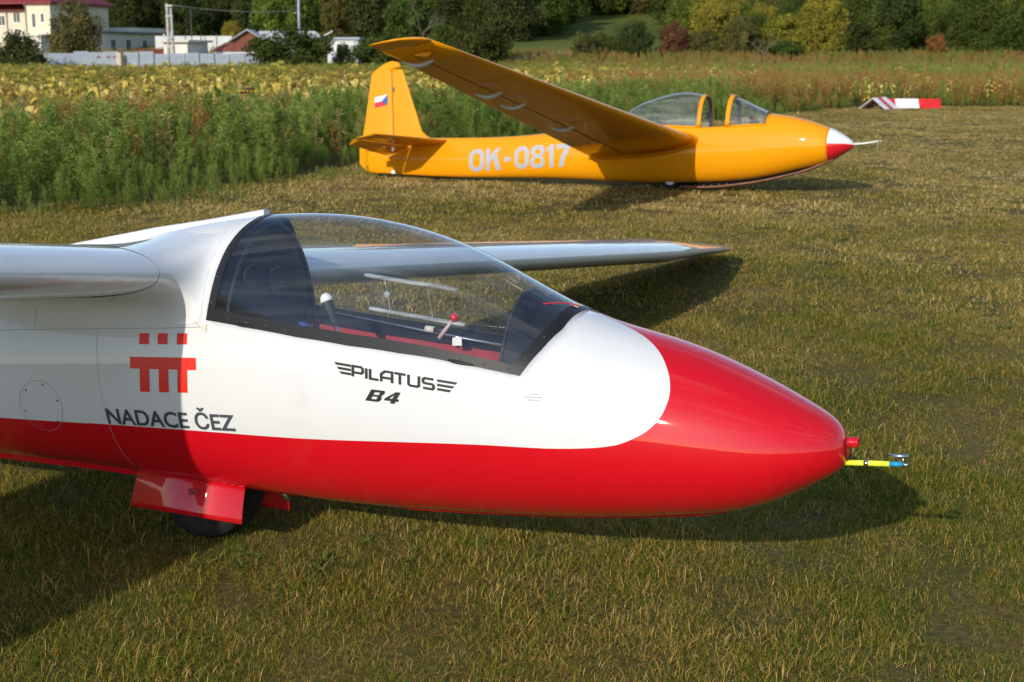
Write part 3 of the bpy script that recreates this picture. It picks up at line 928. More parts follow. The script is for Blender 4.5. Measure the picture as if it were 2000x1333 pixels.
HB = Hull(2.265, [0, .12, .3, .5, .8, 1.1, 1.4, 1.7, 2.0, 2.35, 2.61],
          [.600, .637, .695, .782, .905, .975, .957, .873, .684, .600, .585],
          [.600, .560, .509, .410, .289, .161, .096, .083, .099, .080, .120],
          [0, .055, .128, .191, .259, .290, .291, .258, .179, .080, .030], 0.5, .95, .95)
def sill_z(x): return np.interp(x, [-.70, .05, .47, .81, 1.27], [.800, .775, .760, .780, .815])
XR_B, XF_B = -.66, 1.225
def sillB(x): return HB.th_at(np.asarray(x, float), sill_z(x))
st = np.concatenate([HB.xn - np.linspace(0, math.sqrt(HB.xn - XF_B), 30)[:-1] ** 2, np.linspace(XF_B, XR_B, 40)[:-1], np.linspace(XR_B, -4.45, 50)])
rowsB = []
for x in st:
    s = float(sillB(np.clip(x, XR_B, XF_B)))
    rowsB.append(np.concatenate([np.linspace(-90, s, 26), np.linspace(s, 90, 16)[1:]]))
TB = np.stack(rowsB); XB = np.broadcast_to(st[:, None], TB.shape)
nb = HB.pt(XB, TB); fb = nb.copy(); fb[..., 1] *= -1
PBY = np.concatenate([nb, fb[:, ::-1][:, 1:]], 1); cb0, cb1 = 25, PBY.shape[1] - 26
i0, i1 = 29, 29 + 39
NOSE_X = 1.985
def nose_cut(x): return x
keepf = lambda i, j: not (i0 <= i < i1 and cb0 <= j < cb1) and st[i] <= NOSE_X + .03
iN = int(np.argmin(np.abs(st - NOSE_X)))
fusB = clean_grid('fuselage', PBY, grid_faces(PBY.shape[0], PBY.shape[1], lambda i, j: i >= iN and not (i0 <= i < i1 and cb0 <= j < cb1)), 'yellow_gloss', GY, solid=.004)
# nose cap: white above, red below
zn_split = .600
for nm, mt_, lo, hi in (('nose_cap_upper', 'nose_white', 0, 90), ('nose_cap_lower', 'nose_red', -90, 0)):
    th = np.linspace(lo, hi, 16); xs = HB.xn - np.linspace(0, math.sqrt(HB.xn - st[iN] + .0), 22) ** 2
    g = np.stack([HB.pt(np.full(16, x), th, .002) for x in xs]); gf = g.copy(); gf[..., 1] *= -1
    if lo == 0: P = np.concatenate([g, gf[:, ::-1][:, 1:]], 1)
    else: P = np.concatenate([gf[:, ::-1], g[:, 1:]], 1)
    clean_grid(nm, P, grid_faces(*P.shape[:2]), mt_, GY)
tube('nose_probe', [(2.235, 0, .606), (2.40, 0, .622), (2.552, 0, .648)], [.012, .010, .009], 'plastic_white', GY, 12)
tube('probe_end', [(2.552, 0, .648), (2.60, 0, .655)], .0075, 'steel', GY, 10)

# skid with rubber block above
sk = [(2.036, .404), (1.922, .364), (1.778, .300), (1.502, .213), (1.221, .143), (.935, .091), (.644, .051), (.367, .033), (.146, .036)]
def ribbon(name, path, hw, th, material, parent):
    V, F = [], []
    for (x, z) in path:
        V += [(x, -hw, z), (x, hw, z), (x, hw, z + th), (x, -hw, z + th)]
    n = len(path)
    for k in range(n - 1):
        F += [(4 * k + a, 4 * k + (a + 1) % 4, 4 * k + 4 + (a + 1) % 4, 4 * k + 4 + a) for a in range(4)]
    F += [(0, 1, 2, 3), tuple(4 * (n - 1) + a for a in (3, 2, 1, 0))]
    return mesh_obj(name, V, F, material, parent)
xs_ = np.linspace(2.036, .146, 40); zs_ = spline([a for a, _ in sk[::-1]], [b for _, b in sk[::-1]], xs_)
skid = ribbon('skid', list(zip(xs_, zs_)), .045, .018, 'skid_wood', GY)
V, F = [], []
for k, (x, z) in enumerate(zip(xs_[3:], zs_[3:])):
    b = float(HB.sec(x)[1]); V += [(x, -.038, z + .019), (x, .038, z + .019), (x, .045, max(b + .012, z + .03)), (x, -.045, max(b + .012, z + .03))]
n = len(xs_) - 3
F = [(4 * k + a, 4 * k + (a + 1) % 4, 4 * k + 4 + (a + 1) % 4, 4 * k + 4 + a) for k in range(n - 1) for a in range(4)] + [(0, 1, 2, 3)]
mesh_obj('skid_bellows', V, F, 'skid_rubber', skid)
for k in range(5):
    x = .34 + .10 * k; z = float(np.interp(x, xs_[::-1], zs_[::-1]))
    box('bellows_fold', (x, -.047, z + .022), (x + .02, .047, z + .040), 'bellows_grey', skid)

# wheel
WB = (.012, .006, .125)
whB = lathe('wheel', [(-.060, 0), (-.060, .03), (-.054, .035), (-.052, .055), (-.056, .068), (.056, .068), (.05, .045), (.05, 0)], WB, (0, 1, 0), 'hub_silver', GY, 28)
lathe('tyre', [(-.036, .062), (-.048, .075), (-.052, .098), (-.040, .117), (-.02, .125), (.02, .125), (.040, .117), (.052, .098), (.048, .075), (.036, .062)], WB, (0, 1, 0), 'rubber', whB, 32)

# wings
def wing_b(s):
    secs = []
    for u in np.linspace(0, 1, 12):
        y = .16 + (7.0 - .16) * u
        le = (.412 - .07 * u ** 1.3, s * y, .587 + .125 * u); te = (-.955 + .83 * u ** 1.0, s * y, .345 + .288 * u)
        secs.append((le, te, (.15, 0, .988), .155 - .045 * u, .02))
    return secs
def wing_b_tip(s):
    out = []
    for k in range(8):
        u = k / 7; r = math.sqrt(max(1 - u * u, .0006)); y = 7.0 + .22 * u
        le = np.array([.342, 0, .712]); te = np.array([-.125, 0, .633])
        l2 = te + (le - te) * (.25 + .75 * r); t2 = te + (le - te) * (.03 * (1 - r))
        out.append(((l2[0], s * y, l2[2] + .012 * u), (t2[0], s * y, t2[2] + .006 * u), (.15, 0, .988), .11 * (.3 + .7 * r), .02))
    return out
for s in (-1, 1):
    wb = foil_loft('wing', wing_b(s), 'yellow_gloss', GY, 26)
    foil_loft('wing_tip', wing_b_tip(s), 'yellow_gloss', wb, 26)
    secs = wing_b(s)
    def lower(u, f, off=0.0):
        k = u * 11; i = min(int(k), 10); fr = k - i
        P = foil_pts(*secs[i], n=26) * (1 - fr) + foil_pts(*secs[i + 1], n=26) * fr
        lo = P[25:]; prof = naca(.15, .02, 26)[25:, 0]
        p = np.array([np.interp(f, prof, lo[:, a]) for a in range(3)])
        return p + np.array([.02, 0, -1]) * off
    # aileron and air brake gaps below the wing
    A = [lower(u, .635, .0018) for u in np.linspace(.06, .965, 40)]; B = [lower(u, .652, .0018) for u in np.linspace(.06, .965, 40)]
    mesh_obj('aileron_gap', A + B, [(k, k + 1, 41 + k, 40 + k) for k in range(39)], 'gap_dark', wb)
    for u in (.945, .715, .62, .40):
        pts = []
        c = .43 + (1 - u) * .85
        for k in range(9):
            t = k / 8; f = .635 + (t - .45) * .23 / c
            p = lower(u - .01 + .012 * t, float(np.clip(f, 0.02, .99)), .004 + .058 * math.sin(math.pi * (t * .86 + .06)) ** .8)
            pts.append(tuple(p))
        hd = tube('hinge_guard', pts, [.012, .016, .019, .021, .021, .019, .016, .013, .009], 'handle_grey', wb, 8)
    # small underside fairing near the tip
    p = lower(.975, .40, .006)
    foil_loft('tip_bumper', [(p + np.array([.10, -.02 * s, 0]), p + np.array([-.07, -.02 * s, .0]), (0, 0, 1), .30, 0), (p + np.array([.08, .0, -.035]), p + np.array([-.06, .0, -.03]), (0, 0, 1), .2, 0)], 'yellow_gloss', wb, 12)
    # root fillet
    secs2 = []
    for k in range(8):
        u = k / 7; y = .42 - .24 * u; g = .10 * u ** 2.2; uu = (y - .16) / 6.84
        P = foil_pts((.412 + g * .7, s * y, .587 + .125 * uu), (-.955 - g * 1.6, s * y, .345 + .288 * uu), (.15, 0, .988), .155 + g * 1.3, .02, n=26)
        secs2.append(P)
    P = np.stack(secs2)
    bm = bmesh.new(); vs = [bm.verts.new(v) for v in P.reshape(-1, 3)]
    for f in grid_faces(*P.shape[:2], closed=True): bm.faces.new([vs[i] for i in f])
    bm_obj('wing_fillet', bm, 'yellow_gloss', GY, True)

# fin, rudder, tailplane
def interp_rows(tab, z): 
    t = np.array(tab); return np.interp(z, t[:, 0], t[:, 1])
finLE = [(.50, -3.30), (.60, -3.46), (.66, -3.58), (.80, -3.645), (.90, -3.684), (1.524, -3.954), (1.54, -3.965)]
finTE = [(.50, -4.022), (.616, -4.029), (1.52, -4.112), (1.54, -4.115)]
foil_loft('fin', [((interp_rows(finLE, z), 0, z), (interp_rows(finTE, z), 0, z), (0, 1, 0), .11, 0) for z in (.50, .58, .63, .68, .75, .83, .9, 1.05, 1.2, 1.35, 1.48, 1.525)], 'yellow_gloss', GY, 18)
rudLE = [(.11, -3.975), (.616, -4.036), (1.515, -4.118), (1.535, -4.10), (1.545, -4.0), (1.56, -3.975), (1.62, -4.02), (1.637, -4.10)]
rudTE = [(.10, -4.32), (.156, -4.48), (.21, -4.545), (.253, -4.561), (.43, -4.572), (.608, -4.528), (.828, -4.500), (1.40, -4.445), (1.47, -4.431), (1.54, -4.34), (1.60, -4.24), (1.637, -4.15)]
rud = foil_loft('rudder', [((interp_rows(rudLE, z), 0, z), (interp_rows(rudTE, z), 0, z), (0, 1, 0), (.055 / max(.2, interp_rows(rudLE, z) - interp_rows(rudTE, z))) , 0) for z in (.10, .13, .16, .21, .253, .34, .43, .52, .608, .7, .828, 1.0, 1.2, 1.4, 1.47, 1.515, 1.54, 1.56, 1.58, 1.60, 1.62, 1.637)], 'yellow_gloss', GY, 18)
def on_rudder(pts, off):
    V = []
    for (x, z) in pts:
        le, te = interp_rows(rudLE, z), interp_rows(rudTE, z); c = le - te; f = (le - x) / c; t = .055 / max(.2, c)
        yt = 5 * t * (0.2969 * math.sqrt(f) - 0.126 * f - 0.3516 * f ** 2 + 0.2843 * f ** 3 - 0.1015 * f ** 4) * c
        V.append((x, -yt - off, z))
    return V
fl = [(-4.362, 1.136), (-4.152, 1.178), (-4.146, 1.036), (-4.345, .994)]; fc = (-4.244, 1.083); fm = (-4.3535, 1.065)
def lin(a, b, t): return (a[0] + (b[0] - a[0]) * t, a[1] + (b[1] - a[1]) * t)
flag = mesh_obj('flag_white_stripe', on_rudder([fl[0], lin(fl[0], fl[1], .5), fl[1], fc, fm], .0060), [(0, 1, 2, 3, 4)], 'flag_white', rud)
mesh_obj('flag_red_stripe', on_rudder([fm, fc, fl[2], fl[3]], .0060), [(0, 1, 2, 3)], 'flag_red', rud)
mesh_obj('flag_blue_wedge', on_rudder([fl[1], fl[2], fc], .0062), [(0, 1, 2)], 'flag_blue', rud)
lathe('rudder_hinge', [(-.03, 0), (-.03, .012), (.03, .012), (.03, 0)], (-4.072, -.012, 1.25), (0, 0, 1), 'tube_grey', rud, 10)
box('rudder_foot', (-4.03, -.030, .095), (-3.965, .030, .26), 'nose_white', GY, .012)
box('rudder_cable_slot', (-4.02, -.034, .285), (-3.985, -.026, .36), 'gap_dark', GY)
for s in (-1, 1):
    tp_ = foil_loft('tailplane', [((-3.17 - .36 * u ** 1.2, s * (.02 + 1.28 * u), .560 - .045 * u), (-3.72 - .11 * u, s * (.02 + 1.28 * u), .475 - .03 * u), (.15, 0, .988), .11, 0) for u in np.linspace(0, 1, 8)]
              + [((-3.56, s * 1.36, .512), (-3.80, s * 1.36, .452), (.15, 0, .988), .05, 0)], 'yellow_gloss', GY, 16)
    foil_loft('elevator', [((-3.735 - .11 * u, s * (.10 + 1.22 * u), .470 - .03 * u), (-4.075 + .15 * u, s * (.10 + 1.22 * u), .335 + .035 * u), (.35, 0, .93), .12, 0) for u in np.linspace(0, 1, 8)], 'yellow_gloss', tp_, 14)
    box('elevator_tab', (-4.10, s * .55 - .14, .352), (-3.99, s * .55 + .14, .362), 'yellow_gloss', tp_)
    lathe('elevator_horn', [(-.05, 0), (-.05, .018), (0, .025), (.05, .008), (.05, 0)], (-3.80, s * .42, .42), (0, 0, 1), 'plastic_white', tp_, 10)

# registration on the flank
def ring_polys(x0, x1, z0, z1, w, c, wb=.9, wt=.9):
    """Rounded block ring (O, 0 and the halves of 8)."""
    def octo(a, b, lo, hi, k): return [(a + k, lo), (b - k, lo), (b - k * .3, lo + k * .45), (b, lo + k), (b, hi - k), (b - k * .3, hi - k * .45), (b - k, hi), (a + k, hi), (a + k * .3, hi - k * .45), (a, hi - k), (a, lo + k), (a + k * .3, lo + k * .45)]
    O, I = octo(x0, x1, z0, z1, c), octo(x0 + w, x1 - w, z0 + w * wb, z1 - w * wt, c * .5)
    return [[O[k], O[(k + 1) % 12], I[(k + 1) % 12], I[k]] for k in range(12)]
HC, SW = .292, .060
chars = [('letter', ring_polys(0, .232, 0, HC, SW, .075)),
         ('letter', [[(.258, 0), (.258 + SW, 0), (.258 + SW, HC), (.258, HC)], [(.258 + SW, .10), (.258 + SW, .185), (.405, HC), (.478, HC)], [(.365, .165), (.420, .215), (.492, 0), (.415, 0)]]),
         ('dash', [[(.535, .105), (.632, .105), (.632, .160), (.535, .160)]]),
         ('digit', ring_polys(.690, .905, 0, HC, SW, .075)),
         ('digit', ring_polys(.925, 1.135, 0, .152, SW * .95, .050, .9, .42) + ring_polys(.932, 1.128, .1525, HC, SW * .95, .050, .42, .9)),
         ('digit', [[(1.205, 0), (1.205 + SW, 0), (1.205 + SW, HC), (1.205, HC)], [(1.160, .205), (1.205, .215), (1.205, HC), (1.175, .250), (1.160, .248)]]),
         ('digit', [[(1.300, HC - .062), (1.500, HC - .062), (1.500, HC), (1.300, HC)], [(1.335, 0), (1.405, 0), (1.440, .120), (1.500, HC - .062), (1.425, HC - .062), (1.365, .120)]])]
for nm, pl in chars:
    decal(nm, poly_bm(pl), HB, lambda u, v: (-2.800 + u, .148 + u * .068 + v), 'reg_print', fusB, off=.003, step=.03)

# canopy: sliding hood aft, windscreen in front
def bubble(xs, zt, n=25, off=0.0):
    P = []
    for x, z in zip(xs, zt):
        zs = float(sill_z(x)); ys = abs(float(HB.side(x, zs)[1])) + off
        a = np.linspace(0, np.pi, n)
        yy = -ys * np.sign(np.cos(a)) * np.abs(np.cos(a)) ** .85
        zz = zs + (z + off - zs) * np.sin(a) ** .85
        P.append(np.stack([np.full(n, x), yy, zz], 1))
    return np.stack(P)
hx_ = np.linspace(-.66, .385, 24)
hz_ = spline([-.66, -.572, -.332, -.031, .149, .351, .40], [.90, .979, 1.097, 1.184, 1.204, 1.178, 1.165], hx_)
hoodB = clean_grid('canopy_glass', bubble(hx_, hz_), grid_faces(24, 25), 'old_acrylic', GY)
sx_ = np.linspace(.80, 1.225, 16); sz_ = np.interp(sx_, [.785, 1.0, 1.225], [1.158, 1.066, .968])
wind = clean_grid('windscreen_glass', bubble(sx_, sz_), grid_faces(16, 25), 'old_acrylic', GY)
def hoop(name, x0, x1, zt, material, parent, off=.004, lean=0.0):
    P = []
    for x in np.linspace(x0, x1, 4):
        b = bubble([x], [zt + (x - x0) * lean], 31, off)[0]; P.append(b)
    o = clean_grid(name, np.stack(P), grid_faces(4, 31), material, parent, solid=.014)
    return o
hoop('canopy_hoop', .385, .435, 1.17, 'yellow_gloss', GY)
hoop('windscreen_hoop', .745, .80, 1.176, 'yellow_gloss', GY, lean=-.3)
hoop('hoop_lining', .388, .432, 1.17, 'tube_grey', GY, off=-.012)
hoop('hoop_lining', .75, .795, 1.176, 'tube_grey', GY, off=-.012, lean=-.3)
tube('canopy_spine', [(x, 0, z + .006) for x, z in zip(hx_, hz_)], .010, 'tube_grey', hoodB, 8)
tube('windscreen_spine', [(x, 0, z + .005) for x, z in zip(sx_, sz_)], .010, 'tube_grey', wind, 8)
fe = bubble([1.222], [.970], 31, .004)[0]
tube('windscreen_edge', [tuple(p) for p in fe], .009, 'tube_grey', wind, 8)
for x0, x1 in ((-.66, .385), (.80, 1.222)):
    xs = np.linspace(x0, x1, 14)
    for s in (-1, 1):
        V = []
        for x in xs:
            p = HB.side(x, float(sill_z(x)), .003, s); V.append(tuple(p))
        tube('canopy_sill_strip', V, .010, 'yellow_gloss', GY, 8)
# cockpit floor, seat back, headrest, knob
tubB = np.stack([HB.pt(np.full(26, x), np.linspace(-88, float(sillB(x)) - .5, 26), -.012) for x in np.linspace(XR_B + .01, XF_B - .01, 24)])
tf = tubB.copy(); tf[..., 1] *= -1; cB = np.concatenate([tubB[:, ::-1], tf[:, 1:]], 1)
clean_grid('cockpit_lining', cB, grid_faces(*cB.shape[:2]), 'cockpit_black', GY)
box('seat_back', (-.18, -.20, .35), (-.10, .20, .84), 'cockpit_black', GY, .03)
box('instrument_panel', (1.02, -.20, .55), (1.05, .20, .90), 'cockpit_black', GY, .02)
lathe('hood_handle', [(-.05, 0), (-.045, .018), (.0, .026), (.05, .008), (.055, 0)], (.385, -.165, 1.045), (1, 0, .15), 'ball_red', GY, 14)

# ------------------------------------------------------------------ ground, lawn, hill
def at(px, py, Y):
    """World point at distance Y ahead seen in the direction of photo position (px, py)."""
    d = ((px - 1000) / 2778.0, 1.0, -(py - 666.5) / 2778.0)
    cp, sp = math.cos(CAM_PITCH), math.sin(CAM_PITCH)
    r = (d[0], d[1] * cp + d[2] * sp, -d[1] * sp + d[2] * cp)
    k = Y / r[1]
    return (r[0] * k, Y, CAM_H + r[2] * k)
def atx(px, Y): return at(px, 113, Y)[0]
def hill_h(Y, X=0.0):
    return 0.078 * max(0.0, Y - 128.0) + (0.00016 * max(0.0, Y - 200) ** 2 if Y < 400 else 6.4)

def ground_mat():
    m = bpy.data.materials.new('lawn_soil'); m.use_nodes = True; nt = m.node_tree; b = nt.nodes['Principled BSDF']
    g = nt.nodes.new('ShaderNodeNewGeometry')
    def noise(sc, det):
        n = nt.nodes.new('ShaderNodeTexNoise'); n.inputs['Scale'].default_value = sc; n.inputs['Detail'].default_value = det
        nt.links.new(g.outputs['Position'], n.inputs['Vector']); return n
    n1, n2 = noise(.55, 4), noise(38, 5)
    r1 = nt.nodes.new('ShaderNodeValToRGB'); e = r1.color_ramp.elements
    e[0].position = .36; e[0].color = (.085, .080, .024, 1); e[1].position = .66; e[1].color = (.19, .130, .050, 1)
    nt.links.new(n1.outputs[0], r1.inputs[0])
    r2 = nt.nodes.new('ShaderNodeMapRange'); r2.inputs['From Min'].default_value = .3; r2.inputs['From Max'].default_value = .7; r2.inputs['To Min'].default_value = .45; r2.inputs['To Max'].default_value = 1.25
    nt.links.new(n2.outputs[0], r2.inputs['Value'])
    mx = nt.nodes.new('ShaderNodeMix'); mx.data_type = 'RGBA'; mx.blend_type = 'MULTIPLY'; mx.inputs['Factor'].default_value = 1
    nt.links.new(r1.outputs[0], mx.inputs['A']); nt.links.new(r2.outputs[0], mx.inputs['B'])
    nt.links.new(mx.outputs['Result'], b.inputs['Base Color'])
    b.inputs['Roughness'].default_value = .95; b.inputs['Specular IOR Level'].default_value = .1
    MATS['lawn_soil'] = m
ground_mat()
g = mesh_obj('ground', [(-1500, -1500, 0), (1500, -1500, 0), (1500, 2500, 0), (-1500, 2500, 0)], [(0, 1, 2, 3)], 'lawn_soil'); tag(g, kind='structure')
mat('meadow_green', (0.085, 0.125, 0.022), 0.95, color2=(0.125, 0.135, 0.030), scale=.05, bump=.5, bscale=2.0, spec=.1)
V, F = [], []
ys = [122, 128, 134, 145, 160, 180, 200, 225, 260, 300, 350, 420, 520]; xs = np.linspace(-420, 420, 29)
for y in ys:
    for x in xs:
        V.append((x, y, hill_h(y) - (0.4 if y < 125 else 0.02) + (0.25 * math.sin(x * .07 + y * .05) if y > 130 else 0)))
F = grid_faces(len(ys), len(xs))
h = mesh_obj('hillside', V, F, 'meadow_green', None, True); tag(h, kind='structure')

# ------------------------------------------------------------------ scattering
def scatter(name, variants, pts, rots, scl, idx, label, cat, group=None):
    """One 'stuff' object: a point per plant, instances picked from the variants."""
    col = bpy.data.collections.new(name + '_variants')
    for k, o in enumerate(variants):
        o.name = '%s_variant_%02d' % (name, k)
        if o.name not in col.objects:
            col.objects.link(o)
        for c in list(o.users_collection):
            if c is not col: c.objects.unlink(o)
    me = bpy.data.meshes.new(name); me.vertices.add(len(pts)); me.vertices.foreach_set('co', np.asarray(pts, np.float32).ravel())
    a = me.attributes.new('rot', 'FLOAT_VECTOR', 'POINT'); a.data.foreach_set('vector', np.asarray(rots, np.float32).ravel())
    a = me.attributes.new('scl', 'FLOAT_VECTOR', 'POINT')
    s = np.asarray(scl, np.float32); s = np.repeat(s[:, None], 3, 1) if s.ndim == 1 else s
    a.data.foreach_set('vector', s.ravel())
    a = me.attributes.new('idx', 'INT', 'POINT'); a.data.foreach_set('value', np.asarray(idx, np.int32))
    o = bpy.data.objects.new(name, me); COL.objects.link(o)
    ng = bpy.data.node_groups.new(name + '_nodes', 'GeometryNodeTree')
    ng.interface.new_socket('Geometry', in_out='INPUT', socket_type='NodeSocketGeometry')
    ng.interface.new_socket('Geometry', in_out='OUTPUT', socket_type='NodeSocketGeometry')
    N = ng.nodes; L = ng.links
    gi, go = N.new('NodeGroupInput'), N.new('NodeGroupOutput')
    ci = N.new('GeometryNodeCollectionInfo'); ci.inputs['Collection'].default_value = col
    ci.inputs['Separate Children'].default_value = True; ci.inputs['Reset Children'].default_value = True
    ip = N.new('GeometryNodeInstanceOnPoints'); ip.inputs['Pick Instance'].default_value = True
    def named(nm, ty):
        n = N.new('GeometryNodeInputNamedAttribute'); n.data_type = ty; n.inputs['Name'].default_value = nm; return n
    nr, ns, ni = named('rot', 'FLOAT_VECTOR'), named('scl', 'FLOAT_VECTOR'), named('idx', 'INT')
    er = N.new('FunctionNodeEulerToRotation')
    L.new(gi.outputs[0], ip.inputs['Points']); L.new(ci.outputs[0], ip.inputs['Instance'])
    L.new(ni.outputs['Attribute'], ip.inputs['Instance Index'])
    L.new(nr.outputs['Attribute'], er.inputs[0]); L.new(er.outputs[0], ip.inputs['Rotation'])
    L.new(ns.outputs['Attribute'], ip.inputs['Scale'])
    L.new(ip.outputs[0], go.inputs[0])
    md = o.modifiers.new('scatter', 'NODES'); md.node_group = ng
    tag(o, label, cat, group, 'stuff')
    return o

def tone_obj(name, V, F, tone, material):
    me = bpy.data.meshes.new(name)
    me.from_pydata(np.asarray(V, float).tolist(), [], F); me.update()
    a = me.attributes.new('tone', 'FLOAT', 'POINT'); a.data.foreach_set('value', np.asarray(tone, np.float32))
    me.materials.append(MATS[material])
    return bpy.data.objects.new(name, me)

def leaf_mat(name, stops, transl=.30, patch=0.0, pscale=.5, objcol=False, rough=.7, drier=False, inst=0.0):
    """Leaf colour by per-leaf tone, shifted in patches over the ground; part of the light passes through."""
    m = bpy.data.materials.new(name); m.use_nodes = True; nt = m.node_tree; nt.nodes.clear()
    o = nt.nodes.new('ShaderNodeOutputMaterial')
    at_ = nt.nodes.new('ShaderNodeAttribute'); at_.attribute_name = 'tone'
    fac = at_.outputs['Fac']
    if patch > 0:
        g = nt.nodes.new('ShaderNodeNewGeometry'); n = nt.nodes.new('ShaderNodeTexNoise'); n.inputs['Scale'].default_value = pscale; n.inputs['Detail'].default_value = 4
        nt.links.new(g.outputs['Position'], n.inputs['Vector'])
        ma = nt.nodes.new('ShaderNodeMath'); ma.operation = 'SUBTRACT'; ma.inputs[1].default_value = .5; nt.links.new(n.outputs[0], ma.inputs[0])
        mb = nt.nodes.new('ShaderNodeMath'); mb.operation = 'MULTIPLY_ADD'; mb.inputs[1].default_value = patch; mb.use_clamp = True
        nt.links.new(ma.outputs[0], mb.inputs[0]); nt.links.new(fac, mb.inputs[2]); fac = mb.outputs[0]
    if drier:      # the turf is greener by the camera, drier towards the runway
        sp = nt.nodes.new('ShaderNodeSeparateXYZ'); nt.links.new(g.outputs['Position'], sp.inputs[0])
        mr = nt.nodes.new('ShaderNodeMapRange'); mr.inputs['From Min'].default_value = 4.0; mr.inputs['From Max'].default_value = 18.0; mr.inputs['To Min'].default_value = -.13; mr.inputs['To Max'].default_value = .18
        nt.links.new(sp.outputs['Y'], mr.inputs['Value'])
        mc = nt.nodes.new('ShaderNodeMath'); mc.operation = 'ADD'; mc.use_clamp = True; nt.links.new(mr.outputs[0], mc.inputs[0]); nt.links.new(fac, mc.inputs[1]); fac = mc.outputs[0]
    if inst > 0:   # every plant has its own shade
        oj = nt.nodes.new('ShaderNodeObjectInfo'); ia = nt.nodes.new('ShaderNodeMath'); ia.operation = 'SUBTRACT'; ia.inputs[1].default_value = .5
        nt.links.new(oj.outputs['Random'], ia.inputs[0])
        ib = nt.nodes.new('ShaderNodeMath'); ib.operation = 'MULTIPLY_ADD'; ib.inputs[1].default_value = inst; ib.use_clamp = True
        nt.links.new(ia.outputs[0], ib.inputs[0]); nt.links.new(fac, ib.inputs[2]); fac = ib.outputs[0]
    r = nt.nodes.new('ShaderNodeValToRGB'); e = r.color_ramp.elements
    while len(e) < len(stops): e.new(.5)
    for k, (p, c) in enumerate(stops): e[k].position = p; e[k].color = tuple(c) + (1,)
    nt.links.new(fac, r.inputs[0]); colr = r.outputs[0]
    if objcol:
        oi = nt.nodes.new('ShaderNodeObjectInfo'); mx = nt.nodes.new('ShaderNodeMix'); mx.data_type = 'RGBA'; mx.blend_type = 'MULTIPLY'; mx.inputs['Factor'].default_value = 1
        nt.links.new(colr, mx.inputs['A']); nt.links.new(oi.outputs['Color'], mx.inputs['B']); colr = mx.outputs['Result']
    d = nt.nodes.new('ShaderNodeBsdfDiffuse'); t = nt.nodes.new('ShaderNodeBsdfTranslucent')
    nt.links.new(colr, d.inputs[0]); nt.links.new(colr, t.inputs[0])
    ms = nt.nodes.new('ShaderNodeMixShader'); ms.inputs[0].default_value = transl
    nt.links.new(d.outputs[0], ms.inputs[1]); nt.links.new(t.outputs[0], ms.inputs[2]); nt.links.new(ms.outputs[0], o.inputs['Surface'])
    MATS[name] = m
    return m

# ------------------------------------------------------------------ mown lawn: matted blades
leaf_mat('grass_blade', [(0.0, (.062, .112, .010)), (.25, (.155, .195, .024)), (.45, (.30, .255, .042)), (.60, (.49, .305, .074)), (.80, (.68, .465, .155)), (1.0, (.82, .66, .34))], .32, .95, .36, drier=True, inst=.22)
def tuft(seed, n, r, hmin, hmax, wid, lean):
    """Matted tuft: thin blades bent over in all directions, some green, some straw."""
    g = np.random.default_rng(seed)
    V, F, T = [], [], []
    for k in range(n):
        a, d = g.uniform(0, 2 * math.pi), r * math.sqrt(g.uniform()); bx, by = d * math.cos(a), d * math.sin(a)
        az = g.uniform(0, 2 * math.pi); L_ = g.uniform(hmin, hmax) * (1.0 if g.uniform() < .88 else 1.5)
        dx, dy = math.cos(az), math.sin(az); w = wid * g.uniform(.6, 1.3) / 2; wx, wy = -dy * w, dx * w
        el = g.uniform(.35, 1.5); bend = g.uniform(.2, lean); i = len(V); x, y, z = bx, by, -.004; tw = g.uniform(-.5, .5)
        for q in range(4):
            f = (1.0, .9, .7, .12)[q]
            V += [(x - wx * f, y - wy * f, z), (x + wx * f, y + wy * f, z + tw * w * f)]
            e = el - bend * q / 3; x += dx * math.cos(e) * L_ / 3; y += dy * math.cos(e) * L_ / 3; z = max(z + math.sin(e) * L_ / 3, .003)
        F += [(i, i + 1, i + 3, i + 2), (i + 2, i + 3, i + 5, i + 4), (i + 4, i + 5, i + 7, i + 6)]
        tn = g.normal(.20, .12) if g.uniform() < .50 else g.normal(.66, .16)
        T += [float(np.clip(tn, 0, 1))] * 8
    return tone_obj('tuft', V, F, T, 'grass_blade')
def vnoise(x, y, s, seed):
    g = np.random.default_rng(seed); ph = g.uniform(0, 6.28, 8); fx = g.normal(0, 1, 8) / s; fy = g.normal(0, 1, 8) / s
    return sum(np.sin(x * fx[k] + y * fy[k] + ph[k]) for k in range(8)) / 2.8
EDGE = [(-30, -20), (-12, 4.2), (-7.2, 11.7), (-5.33, 14.76), (-4.79, 15.63), (-4.2, 16.67), (-3.53, 17.85), (-2.78, 19.37), (-2.22, 20.9), (-1.33, 24.0), (0, 27.05), (1.54, 29.2), (3.51, 32.83), (6.13, 38.26), (7.6, 41.34), (9.55, 43.9), (11.09, 46.9), (14.3, 48.2), (18, 48.0), (30, 47.5), (60, 48)]
EX, EY = np.array([e[0] for e in EDGE], float), np.array([e[1] for e in EDGE], float)
def edge_dist(x, y):
    """Signed distance into the field (positive beyond the lawn edge)."""
    q = np.stack([x, y], 1); d = np.full(len(q), 1e9)
    for a, b in zip(np.stack([EX, EY], 1)[:-1], np.stack([EX, EY], 1)[1:]):
        ab = b - a; t = np.clip(((q - a) @ ab) / (ab @ ab), 0, 1); d = np.minimum(d, np.linalg.norm(q - a - t[:, None] * ab, axis=1))
    return np.where(y > np.interp(x, EX, EY), d, -d)
def sample(y0, y1, dens, spread=.50, side=2.2):
    A = spread * (y1 ** 2 - y0 ** 2) + 2 * side * (y1 - y0); n = int(A * dens)
    y = np.sqrt(RNG.uniform(y0 ** 2, y1 ** 2, n)); x = RNG.uniform(-1, 1, n) * (spread * y + side)
    return x, y
pts, sc_, ix = [], [], []
